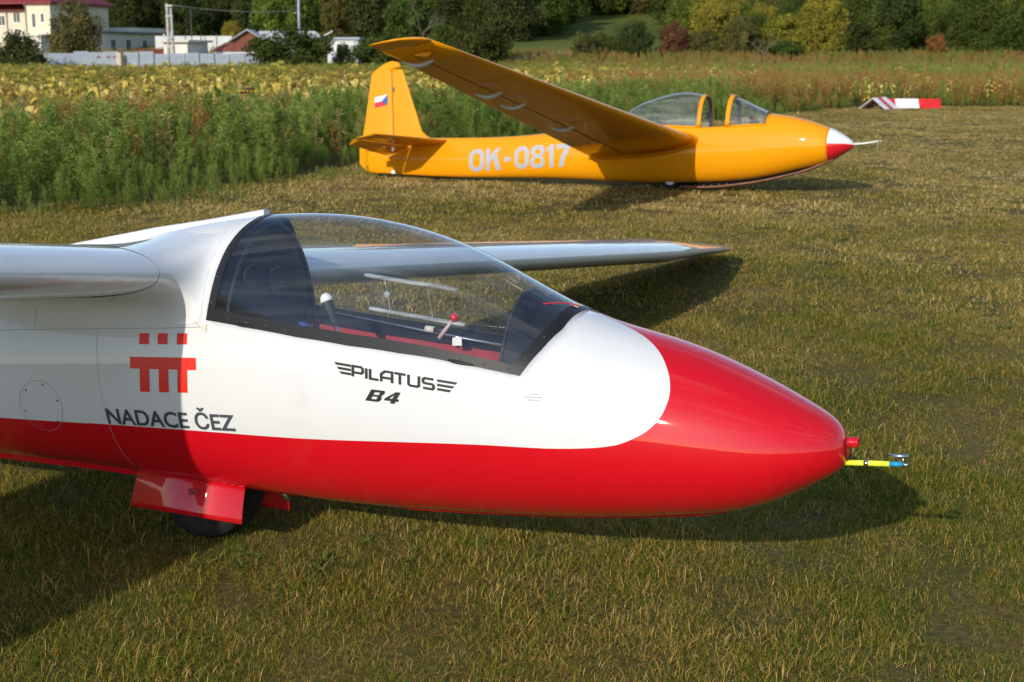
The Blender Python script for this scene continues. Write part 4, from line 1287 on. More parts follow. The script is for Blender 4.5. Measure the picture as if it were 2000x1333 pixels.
for (y0, y1, dn, s, lo) in ((2.6, 5.5, 300, .95, 0), (5.5, 9, 200, 1.1, 0), (9, 15, 110, 1.35, 3), (15, 26, 58, 1.75, 6), (26, 50, 26, 2.3, 6)):
    x, y = sample(y0, y1, dn); d = edge_dist(x, y); k = (d < .5) & (RNG.uniform(0, 1, len(x)) < .92 + .16 * vnoise(x, y, .35, 31)); x, y, d = x[k], y[k], d[k]
    pts.append(np.stack([x, y, np.zeros_like(x)], 1)); sc_.append(s * RNG.uniform(.6, 1.2, len(x)) * (1 + .20 * vnoise(x, y, .16, 41)) * np.where(d > -.7, 1.35, 1.0)); ix.append(RNG.integers(lo, lo + 6, len(x)))
pts = np.concatenate(pts); sc_ = np.concatenate(sc_); ix = np.concatenate(ix)
sc_ = np.stack([sc_, sc_, sc_ * np.interp(pts[:, 1], [5, 12, 25, 50], [.85, .66, .5, .45])], 1)
# thinner where the gliders stand close to the ground
rot = np.stack([RNG.normal(0, .06, len(pts)), RNG.normal(0, .06, len(pts)), RNG.uniform(0, 6.28, len(pts))], 1)
tufts = [tuft(100 + k, 110, .115, .017, .054, .0017, 2.4) for k in range(6)] + [tuft(200 + k, 70, .10, .016, .042, .0032, 2.0) for k in range(6)]
scatter('lawn_grass', tufts, pts, rot, sc_, ix, 'short mown grass, half dried to straw, covering the airfield', 'grass')
# broad-leaved tufts
leaf_mat('broad_blade', [(0, (.06, .115, .018)), (.6, (.11, .18, .035)), (1, (.20, .22, .06))], .3)
def broad(seed):
    g = np.random.default_rng(seed); V, F, T = [], [], []
    for k in range(16):
        az = g.uniform(0, 6.28); L_ = g.uniform(.06, .15); w = g.uniform(.006, .012); el = g.uniform(.25, 1.1); dx, dy = math.cos(az), math.sin(az)
        i = len(V)
        for u, ww in ((0, .5), (.35, 1), (.7, .8), (1, .05)):
            rr = L_ * u * math.cos(el * (1 - .6 * u)); zz = L_ * u * math.sin(el) * (1 - .45 * u)
            V += [(dx * rr - dy * w * ww, dy * rr + dx * w * ww, zz), (dx * rr + dy * w * ww, dy * rr - dx * w * ww, zz)]
        F += [(i + 2 * a, i + 2 * a + 1, i + 2 * a + 3, i + 2 * a + 2) for a in range(3)]; T += [g.uniform()] * 8
    return tone_obj('broad', V, F, T, 'broad_blade')
bp_ = []
for (px, py, n, spr) in ((440, 1095, 4, .14), (400, 1105, 2, .10), (480, 1115, 2, .12), (1020, 1060, 3, .3), (700, 1130, 3, .2), (760, 1075, 3, .2), (1500, 800, 4, .4), (1650, 700, 4, .6), (1850, 620, 4, .8)):
    Yg = None
    d = ((px - 1000) / 2778.0, 1.0, -(py - 666.5) / 2778.0); cp, sp = math.cos(CAM_PITCH), math.sin(CAM_PITCH)
    r = (d[0], d[1] * cp + d[2] * sp, -d[1] * sp + d[2] * cp); k = -CAM_H / r[2]
    for _ in range(n): bp_.append((r[0] * k + RNG.normal(0, spr * .5), r[1] * k + RNG.normal(0, spr * .5), 0.0))
bp_ = np.array(bp_)
scatter('lawn_weeds', [broad(300 + k) for k in range(4)], bp_, np.stack([np.zeros(len(bp_)), np.zeros(len(bp_)), RNG.uniform(0, 6.28, len(bp_))], 1), RNG.uniform(.3, .6, len(bp_)), RNG.integers(0, 4, len(bp_)), 'broad green grass tufts and weeds sprouting in the lawn', 'weeds')

# ------------------------------------------------------------------ weedy sunflower field
leaf_mat('weed_leaf', [(0, (.080, .140, .026)), (.5, (.21, .30, .060)), (1, (.44, .50, .13))], .48, .45, .3, inst=.4)
leaf_mat('rust_leaf', [(0, (.19, .085, .035)), (.4, (.44, .215, .070)), (.72, (.46, .33, .10)), (1, (.30, .35, .09))], .42, .6, .2, inst=.4)
leaf_mat('dry_leaf', [(0, (.24, .17, .06)), (.5, (.42, .31, .12)), (1, (.52, .42, .19))], .35, .4, .2)
leaf_mat('sunflower_leaf', [(0, (.12, .17, .03)), (.22, (.30, .29, .06)), (.55, (.74, .56, .11)), (1, (.84, .66, .26))], .45, .35, .3)
mat('stem_brown', (.10, .085, .035), .9)
def leaf_quad(V, F, T, p, d, L_, w, tn, droop=0.0):
    d = Vector(d).normalized(); o_ = d.orthogonal().normalized(); an = random.uniform(0, 6.28); s = o_ * math.cos(an) + d.cross(o_) * math.sin(an)
    i = len(V); p = Vector(p); q = p + d * L_ * .45 + s * 0; e = p + d * L_ + Vector((0, 0, -droop * L_))
    V += [p, q + s * w / 2, e, q - s * w / 2]; F += [(i, i + 1, i + 2, i + 3)]; T += [tn] * 4
def weed(seed, h, nb, nl, ls, material, spread=.22, spike=.35):
    g = np.random.default_rng(seed); V, F, T = [], [], []
    def stem(a, b, r):
        v, f = tube_geo([a, b], [r, r * .5], 3, False); n = len(V); V.extend(v); F.extend([tuple(i + n for i in ff) for ff in f]); T.extend([.25] * len(v))
    top = Vector((g.normal(0, .06), g.normal(0, .06), h)); stem((0, 0, 0), top, .006)
    for k in range(nb):
        u = .12 + .8 * (k + g.uniform()) / nb; p = Vector((0, 0, 0)).lerp(top, u); az = g.uniform(0, 6.28); L_ = spread * (1.25 - u) * g.uniform(.7, 1.3) * 1.5
        e = p + Vector((math.cos(az) * L_ * .55, math.sin(az) * L_ * .55, L_ * g.uniform(.8, 1.4))); stem(p, e, .003)
        for j in range(nl):
            q = p.lerp(e, (j + .5 + g.uniform(-.3, .3)) / nl * 1.08); a2 = g.uniform(0, 6.28)
            leaf_quad(V, F, T, q, (math.cos(a2), math.sin(a2), g.uniform(-.3, .9)), ls * g.uniform(.6, 1.5), ls * g.uniform(.17, .30), float(np.clip(g.normal(.42 + .25 * u, .16), 0, 1)))
    for j in range(int(nl * 3)):
        u = 1 - spike * (j / (nl * 3)); q = Vector((0, 0, 0)).lerp(top, u); a2 = g.uniform(0, 6.28)
        leaf_quad(V, F, T, q, (math.cos(a2), math.sin(a2), g.uniform(.2, 1.4)), ls * g.uniform(.35, .7), ls * .22, float(np.clip(g.normal(.62, .16), 0, 1)))
    return tone_obj('weed', V, F, T, material)
def sunflower_geo(seed, h, full=True):
    g = np.random.default_rng(seed); V, F, T = [], [], []
    lean = Vector((g.normal(0, .08), g.normal(0, .08), h)); nk = Vector((lean.x * 1.6 + g.normal(0, .05), lean.y * 1.6 + g.normal(0, .05), h + .04))
    v, f = tube_geo([(0, 0, 0), lean * .6, lean, nk], [.014, .012, .010, .008], 5, False); V += v; F += f; T += [.12] * len(v)
    for k in range(17):
        u = .40 + .58 * k / 17; p = lean * u; az = 2.4 * k + g.uniform(-.4, .4); L_ = g.uniform(.10, .20); dv = Vector((math.cos(az), math.sin(az), g.uniform(-1.3, .1))).normalized()
        tn = float(np.clip(g.normal(.62, .28), 0, 1)); s = dv.cross(Vector((0, 0, 1))).normalized(); pet = p + dv * .09
        i = len(V); dn = Vector((0, 0, -1))
        V += [pet, pet + dv * L_ * .25 + s * L_ * .40, pet + dv * L_ * .6 + s * L_ * .30 + dn * .04, pet + dv * L_ + dn * .08, pet + dv * L_ * .6 - s * L_ * .30 + dn * .01, pet + dv * L_ * .25 - s * L_ * .40, pet + dv * L_ * .5 + dn * -.02]
        F += [(i, i + 1, i + 6), (i + 1, i + 2, i + 6), (i + 2, i + 3, i + 6), (i + 3, i + 4, i + 6), (i + 4, i + 5, i + 6), (i + 5, i, i + 6)]; T += [tn] * 7
    az = g.uniform(0, 6.28); c = nk + Vector((math.cos(az) * .07, math.sin(az) * .07, -.04)); nrm = Vector((math.cos(az) * .5, math.sin(az) * .5, -.85)).normalized(); a = nrm.orthogonal().normalized(); b = nrm.cross(a); i = len(V)
    V.append(c); T.append(.1)
    for k in range(10):
        t = 2 * math.pi * k / 10; V.append(c + (a * math.cos(t) + b * math.sin(t)) * .085 - nrm * .03); T.append(.45)
    F += [(i, i + 1 + k, i + 1 + (k + 1) % 10) for k in range(10)]
    return V, F, T
def sunflower_var(seed, h): return tone_obj('sunflower', *sunflower_geo(seed, h), 'sunflower_leaf')
GREEN = [weed(400 + k, RNG.uniform(.95, 1.2), 20, 17, .062, 'weed_leaf', .21) for k in range(6)]
RUST = [weed(420 + k, RNG.uniform(.85, 1.1), 13, 14, .060, 'rust_leaf', .24, .5) for k in range(5)]
DRY = [weed(440 + k, RNG.uniform(.8, 1.1), 9, 9, .080, 'dry_leaf', .15, .6) for k in range(3)]
SUNF = [sunflower_var(460 + k, RNG.uniform(1.0, 1.25)) for k in range(6)]
def spread_plants(name, variants, sets, label, cat):
    P, S_, I_ = [], [], []
    for x, y, s in sets:
        k = ~((x > 11.2) & (x < 14.7) & (y > 44) & (y < 48.6)); x, y, s = x[k], y[k], s[k]
        P.append(np.stack([x, y, .078 * np.maximum(0, y - 128) - .02], 1)); S_.append(s); I_.append(RNG.integers(0, len(variants), len(x)))
    P = np.concatenate(P); S_ = np.concatenate(S_); I_ = np.concatenate(I_)
    R_ = np.stack([RNG.normal(0, .09, len(P)), RNG.normal(0, .09, len(P)), RNG.uniform(0, 6.28, len(P))], 1)
    return scatter(name, variants, P, R_, S_, I_, label, cat)
# green weeds: dense rim, thinner inside
gs, rs, ds, ss = [], [], [], []
x, y = sample(11, 52, 14, .52, 2.5); d = edge_dist(x, y)
right = np.clip((x - 5) / 5, 0, 1)
d = d + .45 * vnoise(x, y, .9, 21) + np.where(x < -3.0, .5, .0); k = (d > 0.02) & (d < 3.3 - .8 * right + 1.2 * vnoise(x, y, 1.5, 3)); k &= RNG.uniform(0, 1, len(x)) < np.where(d < 3.0, 1, .55) * (1 - .55 * right)
x, y, d, right = x[k], y[k], d[k], right[k]
s = np.clip(.26 + .38 * d, .22, .84) * RNG.uniform(.55, 1.28, len(x)) * (1 - .18 * right); gs.append((x, y, s))
x, y = sample(11, 52, 26, .52, 2.5); d = edge_dist(x, y) + .45 * vnoise(x, y, .9, 21) + np.where(x < -3.0, .35, -.3); k = (d > -.55) & (d < 1.1) & (RNG.uniform(0, 1, len(x)) < .8); gs.append((x[k], y[k], np.clip(.16 + .20 * (d[k] + .45), .12, .5) * RNG.uniform(.7, 1.4, k.sum())))
x, y = sample(16, 60, 2.3, .52, 2.5); d = edge_dist(x, y); k = (d > 4) & (vnoise(x, y, 3.0, 4) > -.2); gs.append((x[k], y[k], RNG.uniform(.6, .9, k.sum())))
x, y = sample(60, 150, .6, .52, 2.5); k = (vnoise(x, y, 6.0, 5) > -.1); gs.append((x[k], y[k], RNG.uniform(.8, 1.15, k.sum()) * 1.05))
spread_plants('green_weeds', GREEN, gs, 'dense green weeds standing tall along the lawn edge', 'weeds')
x, y = sample(15, 60, 6.0, .52, 2.5); d = edge_dist(x, y); k = (d > np.where(x > 6, .5, 2.2)) & (vnoise(x, y, 1.8, 6) > -.35); rs.append((x[k], y[k], RNG.uniform(.82, 1.14, k.sum())))
x, y = sample(60, 150, 1.7, .52, 2.5); rs.append((x, y, RNG.uniform(.85, 1.15, len(x))))
x, y = sample(38, 56, 5, .52, 2.5); d = edge_dist(x, y); k = (d > .1) & (d < 2.5) & (x > 8); rs.append((x[k], y[k], RNG.uniform(.35, .6, k.sum())))
x, y = sample(15, 60, 1.4, .52, 2.5); d = edge_dist(x, y); k = d > np.where(x > 6, .6, 2.5); ds.append((x[k], y[k], RNG.uniform(.75, 1.1, k.sum())))
x, y = sample(11, 40, .6, .52, 2.5); d = edge_dist(x, y); k = (d > .5) & (d < 4); ds.append((x[k], y[k], RNG.uniform(.7, 1.12, k.sum()))); rs.append((x[k] + .3, y[k] + .3, RNG.uniform(.6, 1.0, k.sum())))
x, y = sample(60, 152, 1.2, .52, 2.5); ds.append((x, y, RNG.uniform(.85, 1.2, len(x))))
spread_plants('rusty_weeds', RUST, rs, 'rust brown weeds filling the field between the sunflowers', 'weeds')
spread_plants('dry_grasses', DRY, ds, 'tall pale dry grasses across the back of the field', 'grass')
x, y = sample(16, 48, 2.9, .52, 2.5); d = edge_dist(x, y); k = (d > 4.4) & (vnoise(x, y, 2.2, 8) > -.25 + .6 * np.clip((x - 3) / 6, 0, 1)); ss.append((x[k], y[k], RNG.uniform(.88, 1.2, k.sum())))
x, y = sample(48, 105, .8, .52, 2.5); k = (vnoise(x, y, 4, 9) > .0 + .9 * np.clip((x - 6) / 8, 0, 1)); ss.append((x[k], y[k], RNG.uniform(.85, 1.1, k.sum())))
x, y = sample(46, 62, 2.6, .52, 2.5); d = edge_dist(x, y); k = (d > 1.0) & (d < 6) & (x > 6) & (vnoise(x, y, 2.5, 12) > -.2); ss.append((x[k], y[k], RNG.uniform(.6, .85, k.sum())))
spread_plants('faded_sunflowers', SUNF, ss, 'faded sunflowers with yellow drooping leaves beyond the weeds', 'sunflowers')
# one sunflower leaning out of the weeds
mat('petal_yellow', (.72, .44, .02), .7); mat('seed_dark', (.05, .03, .012), .9); mat('stem_green', (.16, .22, .06), .7)
mat('leaf_green', (.055, .11, .02), .7, var=.3, scale=8)
sx, sy, sz = at(448, 178, 21.0)
SFL = empty('sunflower', (sx, sy, 0), 'single tall sunflower with drooping yellow head above the green weeds', 'sunflower')
top = Vector((.12, 0, 1.20)); tube('stem', [(0, 0, 0), (.02, 0, .6), (.05, 0, .95), (.09, 0, 1.14), (.17, 0, 1.21), (.24, -.01, 1.17)], [.013, .012, .011, .010, .009, .008], 'stem_green', SFL, 8)
hd = lathe('flower_head', [(.0, 0), (.012, .06), (.02, .105), (-.005, .115), (-.035, .075), (-.045, 0)], (.265, -.01, 1.155), (.25, 0, -1), 'seed_dark', SFL, 20)
for k in range(18):
    t = 2 * math.pi * k / 18; a = Vector((math.cos(t), math.sin(t), .12)); c = Vector((.265, -.01, 1.155)); s = Vector((-math.sin(t), math.cos(t), 0))
    mesh_obj('petal', [c + a * .10 - s * .018, c + a * .10 + s * .018, c + a * .165 + s * .014 + Vector((0, 0, -.02)), c + a * .185 + Vector((0, 0, -.035)), c + a * .165 - s * .014 + Vector((0, 0, -.02))], [(0, 1, 2, 3, 4)], 'petal_yellow', hd)
for (z, az, L_) in ((.98, .6, .13), (1.04, 2.9, .15), (.86, 4.2, .16), (.80, 5.6, .15), (1.10, 4.9, .11), (.70, 1.6, .15), (.92, 3.4, .14), (.76, .1, .15)):
    p = Vector((.05, 0, z)); dv = Vector((math.cos(az), math.sin(az) * .6, -.35)).normalized(); s = dv.cross(Vector((0, 0, 1))).normalized(); pe = p + dv * .07
    mesh_obj('leaf', [p, pe + s * L_ * .12, pe + dv * L_ * .3 + s * L_ * .42, pe + dv * L_ * .7 + s * L_ * .28 - Vector((0, 0, .03)), pe + dv * L_ - Vector((0, 0, .08)), pe + dv * L_ * .7 - s * L_ * .28 - Vector((0, 0, .03)), pe + dv * L_ * .3 - s * L_ * .42, pe - s * L_ * .12], [(0, 1, 2, 3, 4, 5, 6, 7)], 'leaf_green', SFL)

# ------------------------------------------------------------------ trees and shrubs
TREE_STOPS = [(0, (.52, .54, .52)), (.5, (1.05, 1.05, 1.0)), (1, (1.75, 1.65, 1.35))]
leaf_mat('tree_leaf', TREE_STOPS, .32, .5, .08, objcol=True)
mat('bark', (.09, .07, .05), .9, var=.4, scale=6, bump=.4, bscale=12)
def crown_mesh(seed, nclump, nleaf, leaf, rx=.40, rz=.42, zc=.56, cr=(.09, .19), flat=0.0, low=0.0):
    g = np.random.default_rng(seed); C = []
    while len(C) < nclump:
        d = g.normal(0, 1, 3); d /= np.linalg.norm(d); r = g.uniform(.25, 1) ** .5
        c = d * r * np.array([rx, rx, rz]) + np.array([0, 0, zc]); 
        if c[2] > .06 - low: C.append(c)
    C = np.array(C); R_ = g.uniform(*cr, nclump); tc_ = g.normal(.5, .16, nclump)
    k = g.integers(0, nclump, nleaf); d = g.normal(0, 1, (nleaf, 3)); d /= np.linalg.norm(d, axis=1)[:, None]
    p = C[k] + d * (R_[k] * g.uniform(.45, 1.08, nleaf))[:, None]
    n = d + g.normal(0, .75, (nleaf, 3)) + np.array([0, 0, .25]); n /= np.linalg.norm(n, axis=1)[:, None]
    a = np.cross(n, g.normal(0, 1, (nleaf, 3))); a /= np.linalg.norm(a, axis=1)[:, None]; b = np.cross(n, a)
    L_ = (leaf * g.uniform(.55, 1.35, nleaf))[:, None]
    V = np.stack([p - a * L_ * .7, p - b * L_ * .42 + n * L_ * .10, p + a * L_ * .7, p + b * L_ * .42 + n * L_ * .10], 1).reshape(-1, 3)
    F = np.arange(nleaf * 4).reshape(-1, 4).tolist()
    T = np.repeat(np.clip(tc_[k] + g.normal(0, .16, nleaf), 0, 1), 4)
    return V, F, T
def trunk_geo(seed, zt=.62, r=.022, limbs=7, rx=.33):
    g = np.random.default_rng(seed); parts = [tube_geo([(0, 0, -.02), (g.normal(0, .01), g.normal(0, .01), zt * .5), (g.normal(0, .03), g.normal(0, .03), zt), (g.normal(0, .04), g.normal(0, .04), zt + .25)], [r, r * .75, r * .5, r * .15], 7, False)]
    for k in range(limbs):
        z = zt * g.uniform(.35, 1); az = g.uniform(0, 6.28); L_ = rx * g.uniform(.6, 1.1)
        parts.append(tube_geo([(0, 0, z), (math.cos(az) * L_ * .5, math.sin(az) * L_ * .5, z + L_ * .35), (math.cos(az) * L_, math.sin(az) * L_, z + L_ * .8)], [r * .45, r * .3, r * .08], 5, False))
    return merge_geo(parts)
CROWNS = {}
def crown_data(kind):
    if kind in CROWNS: return CROWNS[kind]
    spec = {'round': (501, 70, 10500, .034, .40, .46, .50), 'round2': (502, 84, 11000, .032, .42, .46, .50), 'tall': (503, 70, 9500, .030, .27, .48, .50), 'airy': (504, 58, 7500, .030, .40, .44, .52, (.06, .14)),
            'bush': (505, 84, 11000, .034, .45, .48, .44, (.09, .19), 0, .10), 'bush2': (506, 76, 10500, .035, .44, .47, .42, (.10, .21), 0, .10), 'broad': (507, 90, 12000, .030, .46, .46, .48)}[kind]
    V, F, T = crown_mesh(*spec)
    o = tone_obj('crown', V, F, T, 'tree_leaf'); CROWNS[kind] = o.data
    return o.data
TRUNKS = {}
def trunk_data(kind):
    k = 'bush' if kind.startswith('bush') else 'tree'
    if k not in TRUNKS:
        V, F = trunk_geo(600 + len(TRUNKS), .30 if k == 'bush' else .60, .014 if k == 'bush' else .022)
        me = bpy.data.meshes.new('trunk'); me.from_pydata([tuple(v) for v in V], [], F); me.materials.append(MATS['bark']); TRUNKS[k] = me
    return TRUNKS[k]
DG, MG, LG, YG, OL, RU, OR = (.060, .082, .026), (.084, .114, .028), (.125, .165, .032), (.24, .215, .038), (.125, .122, .042), (.15, .072, .042), (.28, .14, .045)
def tree(px, Y, wpx, top, kind, colr, label, name='tree', cat='tree', group=None, seed=0):
    """Tree standing at distance Y under photo column px, crown wpx wide, top at photo row `top`."""
    x, _, zt = at(px, top, Y); zg = hill_h(Y) - .05; h_ = zt - zg; w_ = wpx * Y / 2778 / (.98 if kind.startswith('bush') else .88)
    e = empty(name, (x, Y, zg), label, cat, group, rz=(seed * 1.7 + px * .013) % 6.28)
    c = bpy.data.objects.new('crown', crown_data(kind)); COL.objects.link(c); c.parent = e; c.scale = (w_, w_, h_ * 1.02); c.color = tuple(colr) + (1,)
    t = bpy.data.objects.new('trunk', trunk_data(kind)); COL.objects.link(t); t.parent = e; t.scale = (w_ * .8, w_ * .8, h_)
    return e
TREES = [
 (38, 112, 100, 58, 'bush2', DG, 'dark round bush at the far left in front of the cream house', 'bush'),
 (142, 121, 96, 8, 'round2', OL, 'olive leafy tree in front of the cream house', 'tree'),
 (244, 176, 74, -30, 'round', DG, 'dark tree rising right behind the cream house gable', 'tree'),
 (285, 182, 80, -40, 'round2', MG, 'green tree left of the twin concrete pole', 'tree'),
 (362, 172, 84, -26, 'round2', DG, 'dark tree between the twin pole and the yellowing sapling', 'tree'),
 (428, 180, 80, -40, 'tall', DG, 'tall dark tree above the white yard wall', 'tree'),
 (488, 176, 72, -30, 'round', DG, 'shadowy tree behind the brown gabled hut', 'tree'),
 (450, 156, 36, 40, 'round', YG, 'small yellowing tree above the white yard wall', 'tree'),
 (560, 158, 116, -40, 'broad', LG, 'bright green tree behind the grey steel pole', 'tree'),
 (572, 110, 168, 52, 'bush', DG, 'large dark green bush in front of the brown gabled hut', 'bush'),
 (672, 113, 46, 82, 'bush2', MG, 'small bush beside the white cabin', 'bush'),
 (655, 178, 76, -30, 'airy', OL, 'thin olive tree behind the white cabin', 'tree'),
 (745, 116, 118, 62, 'bush', MG, 'broad green bush right of the white cabin', 'bush'),
 (720, 172, 90, -36, 'round', DG, 'dark tree over the broad bush behind the yellow fin', 'tree'),
 (800, 166, 96, -30, 'round2', MG, 'green tree behind the yellow wing tip', 'tree'),
 (868, 150, 84, 40, 'bush2', MG, 'rounded bush above the tip of the yellow wing', 'bush'),
 (870, 182, 100, -50, 'tall', DG, 'dark tree left of the big tree by the road', 'tree'),
 (946, 136, 128, 14, 'round2', DG, 'big dark tree beside the road above the yellow wing', 'tree'),
 (1010, 172, 110, -30, 'round', DG, 'dark tree just left of the sloping meadow', 'tree'),
 (1058, 182, 100, -30, 'round2', MG, 'green tree at the left top of the sloping meadow', 'tree'),
 (1140, 144, 66, 62, 'airy', OL, 'pale loose shrub below the sloping meadow', 'shrub'),
 (1178, 150, 70, 64, 'bush', MG, 'green shrub below the middle of the sloping meadow', 'shrub'),
 (1236, 146, 86, 38, 'bush2', DG, 'dark rounded shrub below the right end of the sloping meadow', 'shrub'),
 (1316, 147, 60, 40, 'bush', RU, 'reddish brown shrub right of the sloping meadow', 'shrub'),
 (1396, 158, 96, -10, 'round', YG, 'yellow green tree above the yellow glider canopy', 'tree'),
 (1380, 148, 90, 58, 'bush', OL, 'olive shrub above the yellow glider canopy', 'shrub'),
 (1452, 150, 86, 52, 'bush2', MG, 'mid green shrub behind the yellow glider windscreen', 'shrub'),
 (1490, 170, 90, -20, 'round2', OL, 'olive tree over the windscreen of the yellow glider', 'tree'),
 (1545, 150, 106, 28, 'broad', YG, 'large golden tree above the yellow nose', 'tree'),
 (1530, 144, 80, 80, 'bush', MG, 'low green shrub at the foot of the golden tree', 'shrub'),
 (1600, 172, 84, -30, 'round', MG, 'green tree behind the golden tree', 'tree'),
 (1668, 148, 110, 34, 'bush2', DG, 'big dark shrub right of the golden tree', 'shrub'),
 (1690, 170, 90, -20, 'airy', OL, 'thin grey green tree behind the big dark shrub', 'tree'),
 (1750, 150, 96, 50, 'bush', MG, 'green shrub above the red and white marker', 'shrub'),
 (1775, 172, 104, -30, 'round2', LG, 'light green tree above the red and white marker', 'tree'),
 (1832, 146, 46, 66, 'airy', OR, 'small orange leaved shrub right of the marker', 'shrub'),
 (1860, 160, 96, 20, 'round', MG, 'green tree behind the small orange shrub', 'tree'),
 (1905, 148, 94, 60, 'bush2', MG, 'green shrub right of the small orange shrub', 'shrub'),
 (1935, 176, 110, -30, 'round2', LG, 'light green tree near the right edge', 'tree'),
 (1975, 150, 90, 40, 'bush', DG, 'dark shrub at the right edge of the wood', 'shrub'),
]
for k, (px, Y, w, top, kd, colr, lab, cat) in enumerate(TREES):
    tree(px, Y, w, top, kd, tuple(c * f for c, f in zip(colr, (RNG.uniform(.9, 1.12), RNG.uniform(.94, 1.08), RNG.uniform(.9, 1.15)))), lab, cat, cat, {'tree': 'trees at the edge of the wood', 'bush': 'bushes by the yards', 'shrub': 'shrubs along the foot of the slope'}[cat], k)
# the wood behind
WV = []
for k, (kd, colr) in enumerate((('round', DG), ('round2', MG), ('tall', DG), ('broad', MG), ('round2', LG), ('round', OL), ('broad', YG))):
    leaf_mat('wood_leaf_%d' % k, [(p, tuple(a * b for a, b in zip(c, colr))) for p, c in TREE_STOPS], .32, .5, .08)
    me = crown_data(kd).copy(); me.materials.clear(); me.materials.append(MATS['wood_leaf_%d' % k]); WV.append(bpy.data.objects.new('wood', me))
P, S_, I_ = [], [], []
y_ = 150.0
while y_ < 262:
    x_ = -.60 * y_ - 10
    while x_ < .60 * y_ + 10:
        xx, yy = x_ + RNG.normal(0, 1.4), y_ + RNG.normal(0, 1.6); r = xx / yy
        near_ = yy < 182
        if not (.041 < r < .107 and yy < 232) and not (near_ and -.44 < r < .112):
            P.append((xx, yy, hill_h(yy) - .3)); h_ = RNG.uniform(4.5, 7.5) if near_ else RNG.uniform(8, 12); S_.append((h_ * .78, h_ * .78, h_)); I_.append(int(RNG.choice([0, 1, 2, 3, 5] if r < .1 else [0, 1, 3, 4, 5, 6])))
        x_ += 5.2
    y_ += 6.5
scatter('wood', WV, P, np.stack([np.zeros(len(P)), np.zeros(len(P)), RNG.uniform(0, 6.28, len(P))], 1), np.array(S_), I_, 'dense mixed wood covering the slope behind everything', 'wood')
# dead branches sticking out of the foliage
mat('dead_wood', (.17, .14, .105), .9)
g_ = np.random.default_rng(5)
def dead(px, py, Y, s, label):
    x, y, z = at(px, py, Y); parts = []; z0 = hill_h(Y) - z
    def grow(p, d, L_, r, lev):
        q = p + d * L_ * .5 + Vector((g_.normal(0, .06), g_.normal(0, .06), g_.normal(0, .05))) * L_; e = q + (d + Vector((g_.normal(0, .25), g_.normal(0, .2), g_.normal(0, .2)))).normalized() * L_ * .5
        parts.append(tube_geo([p, q, e], [r, r * .75, r * .45], 5, False))
        if lev > 0:
            for k in range(3): grow(q.lerp(e, g_.uniform(.1, 1)), (d + Vector((g_.normal(0, .65), g_.normal(0, .4), g_.normal(.1, .5)))).normalized(), L_ * g_.uniform(.5, .75), r * .5, lev - 1)
    grow(Vector((0, 0, z0)), Vector((.1, 0, 1)), -z0 * .75, .10, 0)
    for k in range(4): grow(Vector((.1, 0, z0 * .3)), Vector((g_.normal(.2, .8), -.3, g_.uniform(.3, 1))).normalized(), s * g_.uniform(.6, 1), .05, 3)
    V, F = merge_geo(parts); o = mesh_obj('dead_tree', V, F, 'dead_wood', None, True, (x, y, z)); tag(o, label, 'dead tree')
dead(822, 45, 148, 2.2, 'bare pale branches of a dead tree above the yellow wing tip')
dead(1492, 98, 142, 1.6, 'bare forked branch in front of the shrubs behind the yellow nose')

# ------------------------------------------------------------------ village on the left
mat('plaster_cream', (.70, .63, .48), .9, var=.12, scale=.8, bump=.15, bscale=20)
mat('plaster_pale', (.66, .63, .54), .9, var=.12, scale=.8, bump=.15, bscale=20)
mat('plaster_white', (.72, .70, .64), .9, var=.12, scale=.6)
mat('roof_red', (.23, .025, .030), .6, var=.25, scale=1.5)
mat('roof_rust', (.26, .075, .045), .8, var=.35, scale=1.2)
mat('roof_grey', (.42, .43, .45), .5, var=.2, scale=1.0)
mat('flat_roof', (.20, .19, .18), .9, var=.3, scale=.6)
mat('window_glass', (.03, .035, .045), .08, spec=.8)
mat('window_white', (.75, .75, .74), .5)
mat('solar', (.012, .016, .035), .15, spec=.8)
mat('fence_metal', (.31, .36, .43), .5, var=.16, scale=1.6, metallic=.2)
mat('fence_cream', (.55, .50, .42), .8, var=.15, scale=2)
mat('wall_white', (.62, .63, .64), .8, var=.15, scale=.7)
mat('wood_brown', (.22, .085, .040), .85, var=.4, scale=3, bump=.3, bscale=8)
mat('brick_red', (.17, .045, .03), .9, var=.3, scale=4)
mat('concrete', (.42, .40, .36), .9, var=.25, scale=3, bump=.2, bscale=20)
mat('dark_metal', (.06, .06, .065), .6)
mat('car_paint', (.010, .014, .022), .2, coat=.8)
mat('sign_red', (.55, .02, .03), .5); mat('sign_white', (.78, .78, .78), .5)
mat('path_pale', (.36, .33, .28), .95, var=.2, scale=.4)
mat('marker_red', (.62, .02, .02), .5, var=.15, scale=5); mat('marker_white', (.74, .75, .76), .5, var=.08, scale=5); mat('marker_grey', (.45, .46, .50), .5)

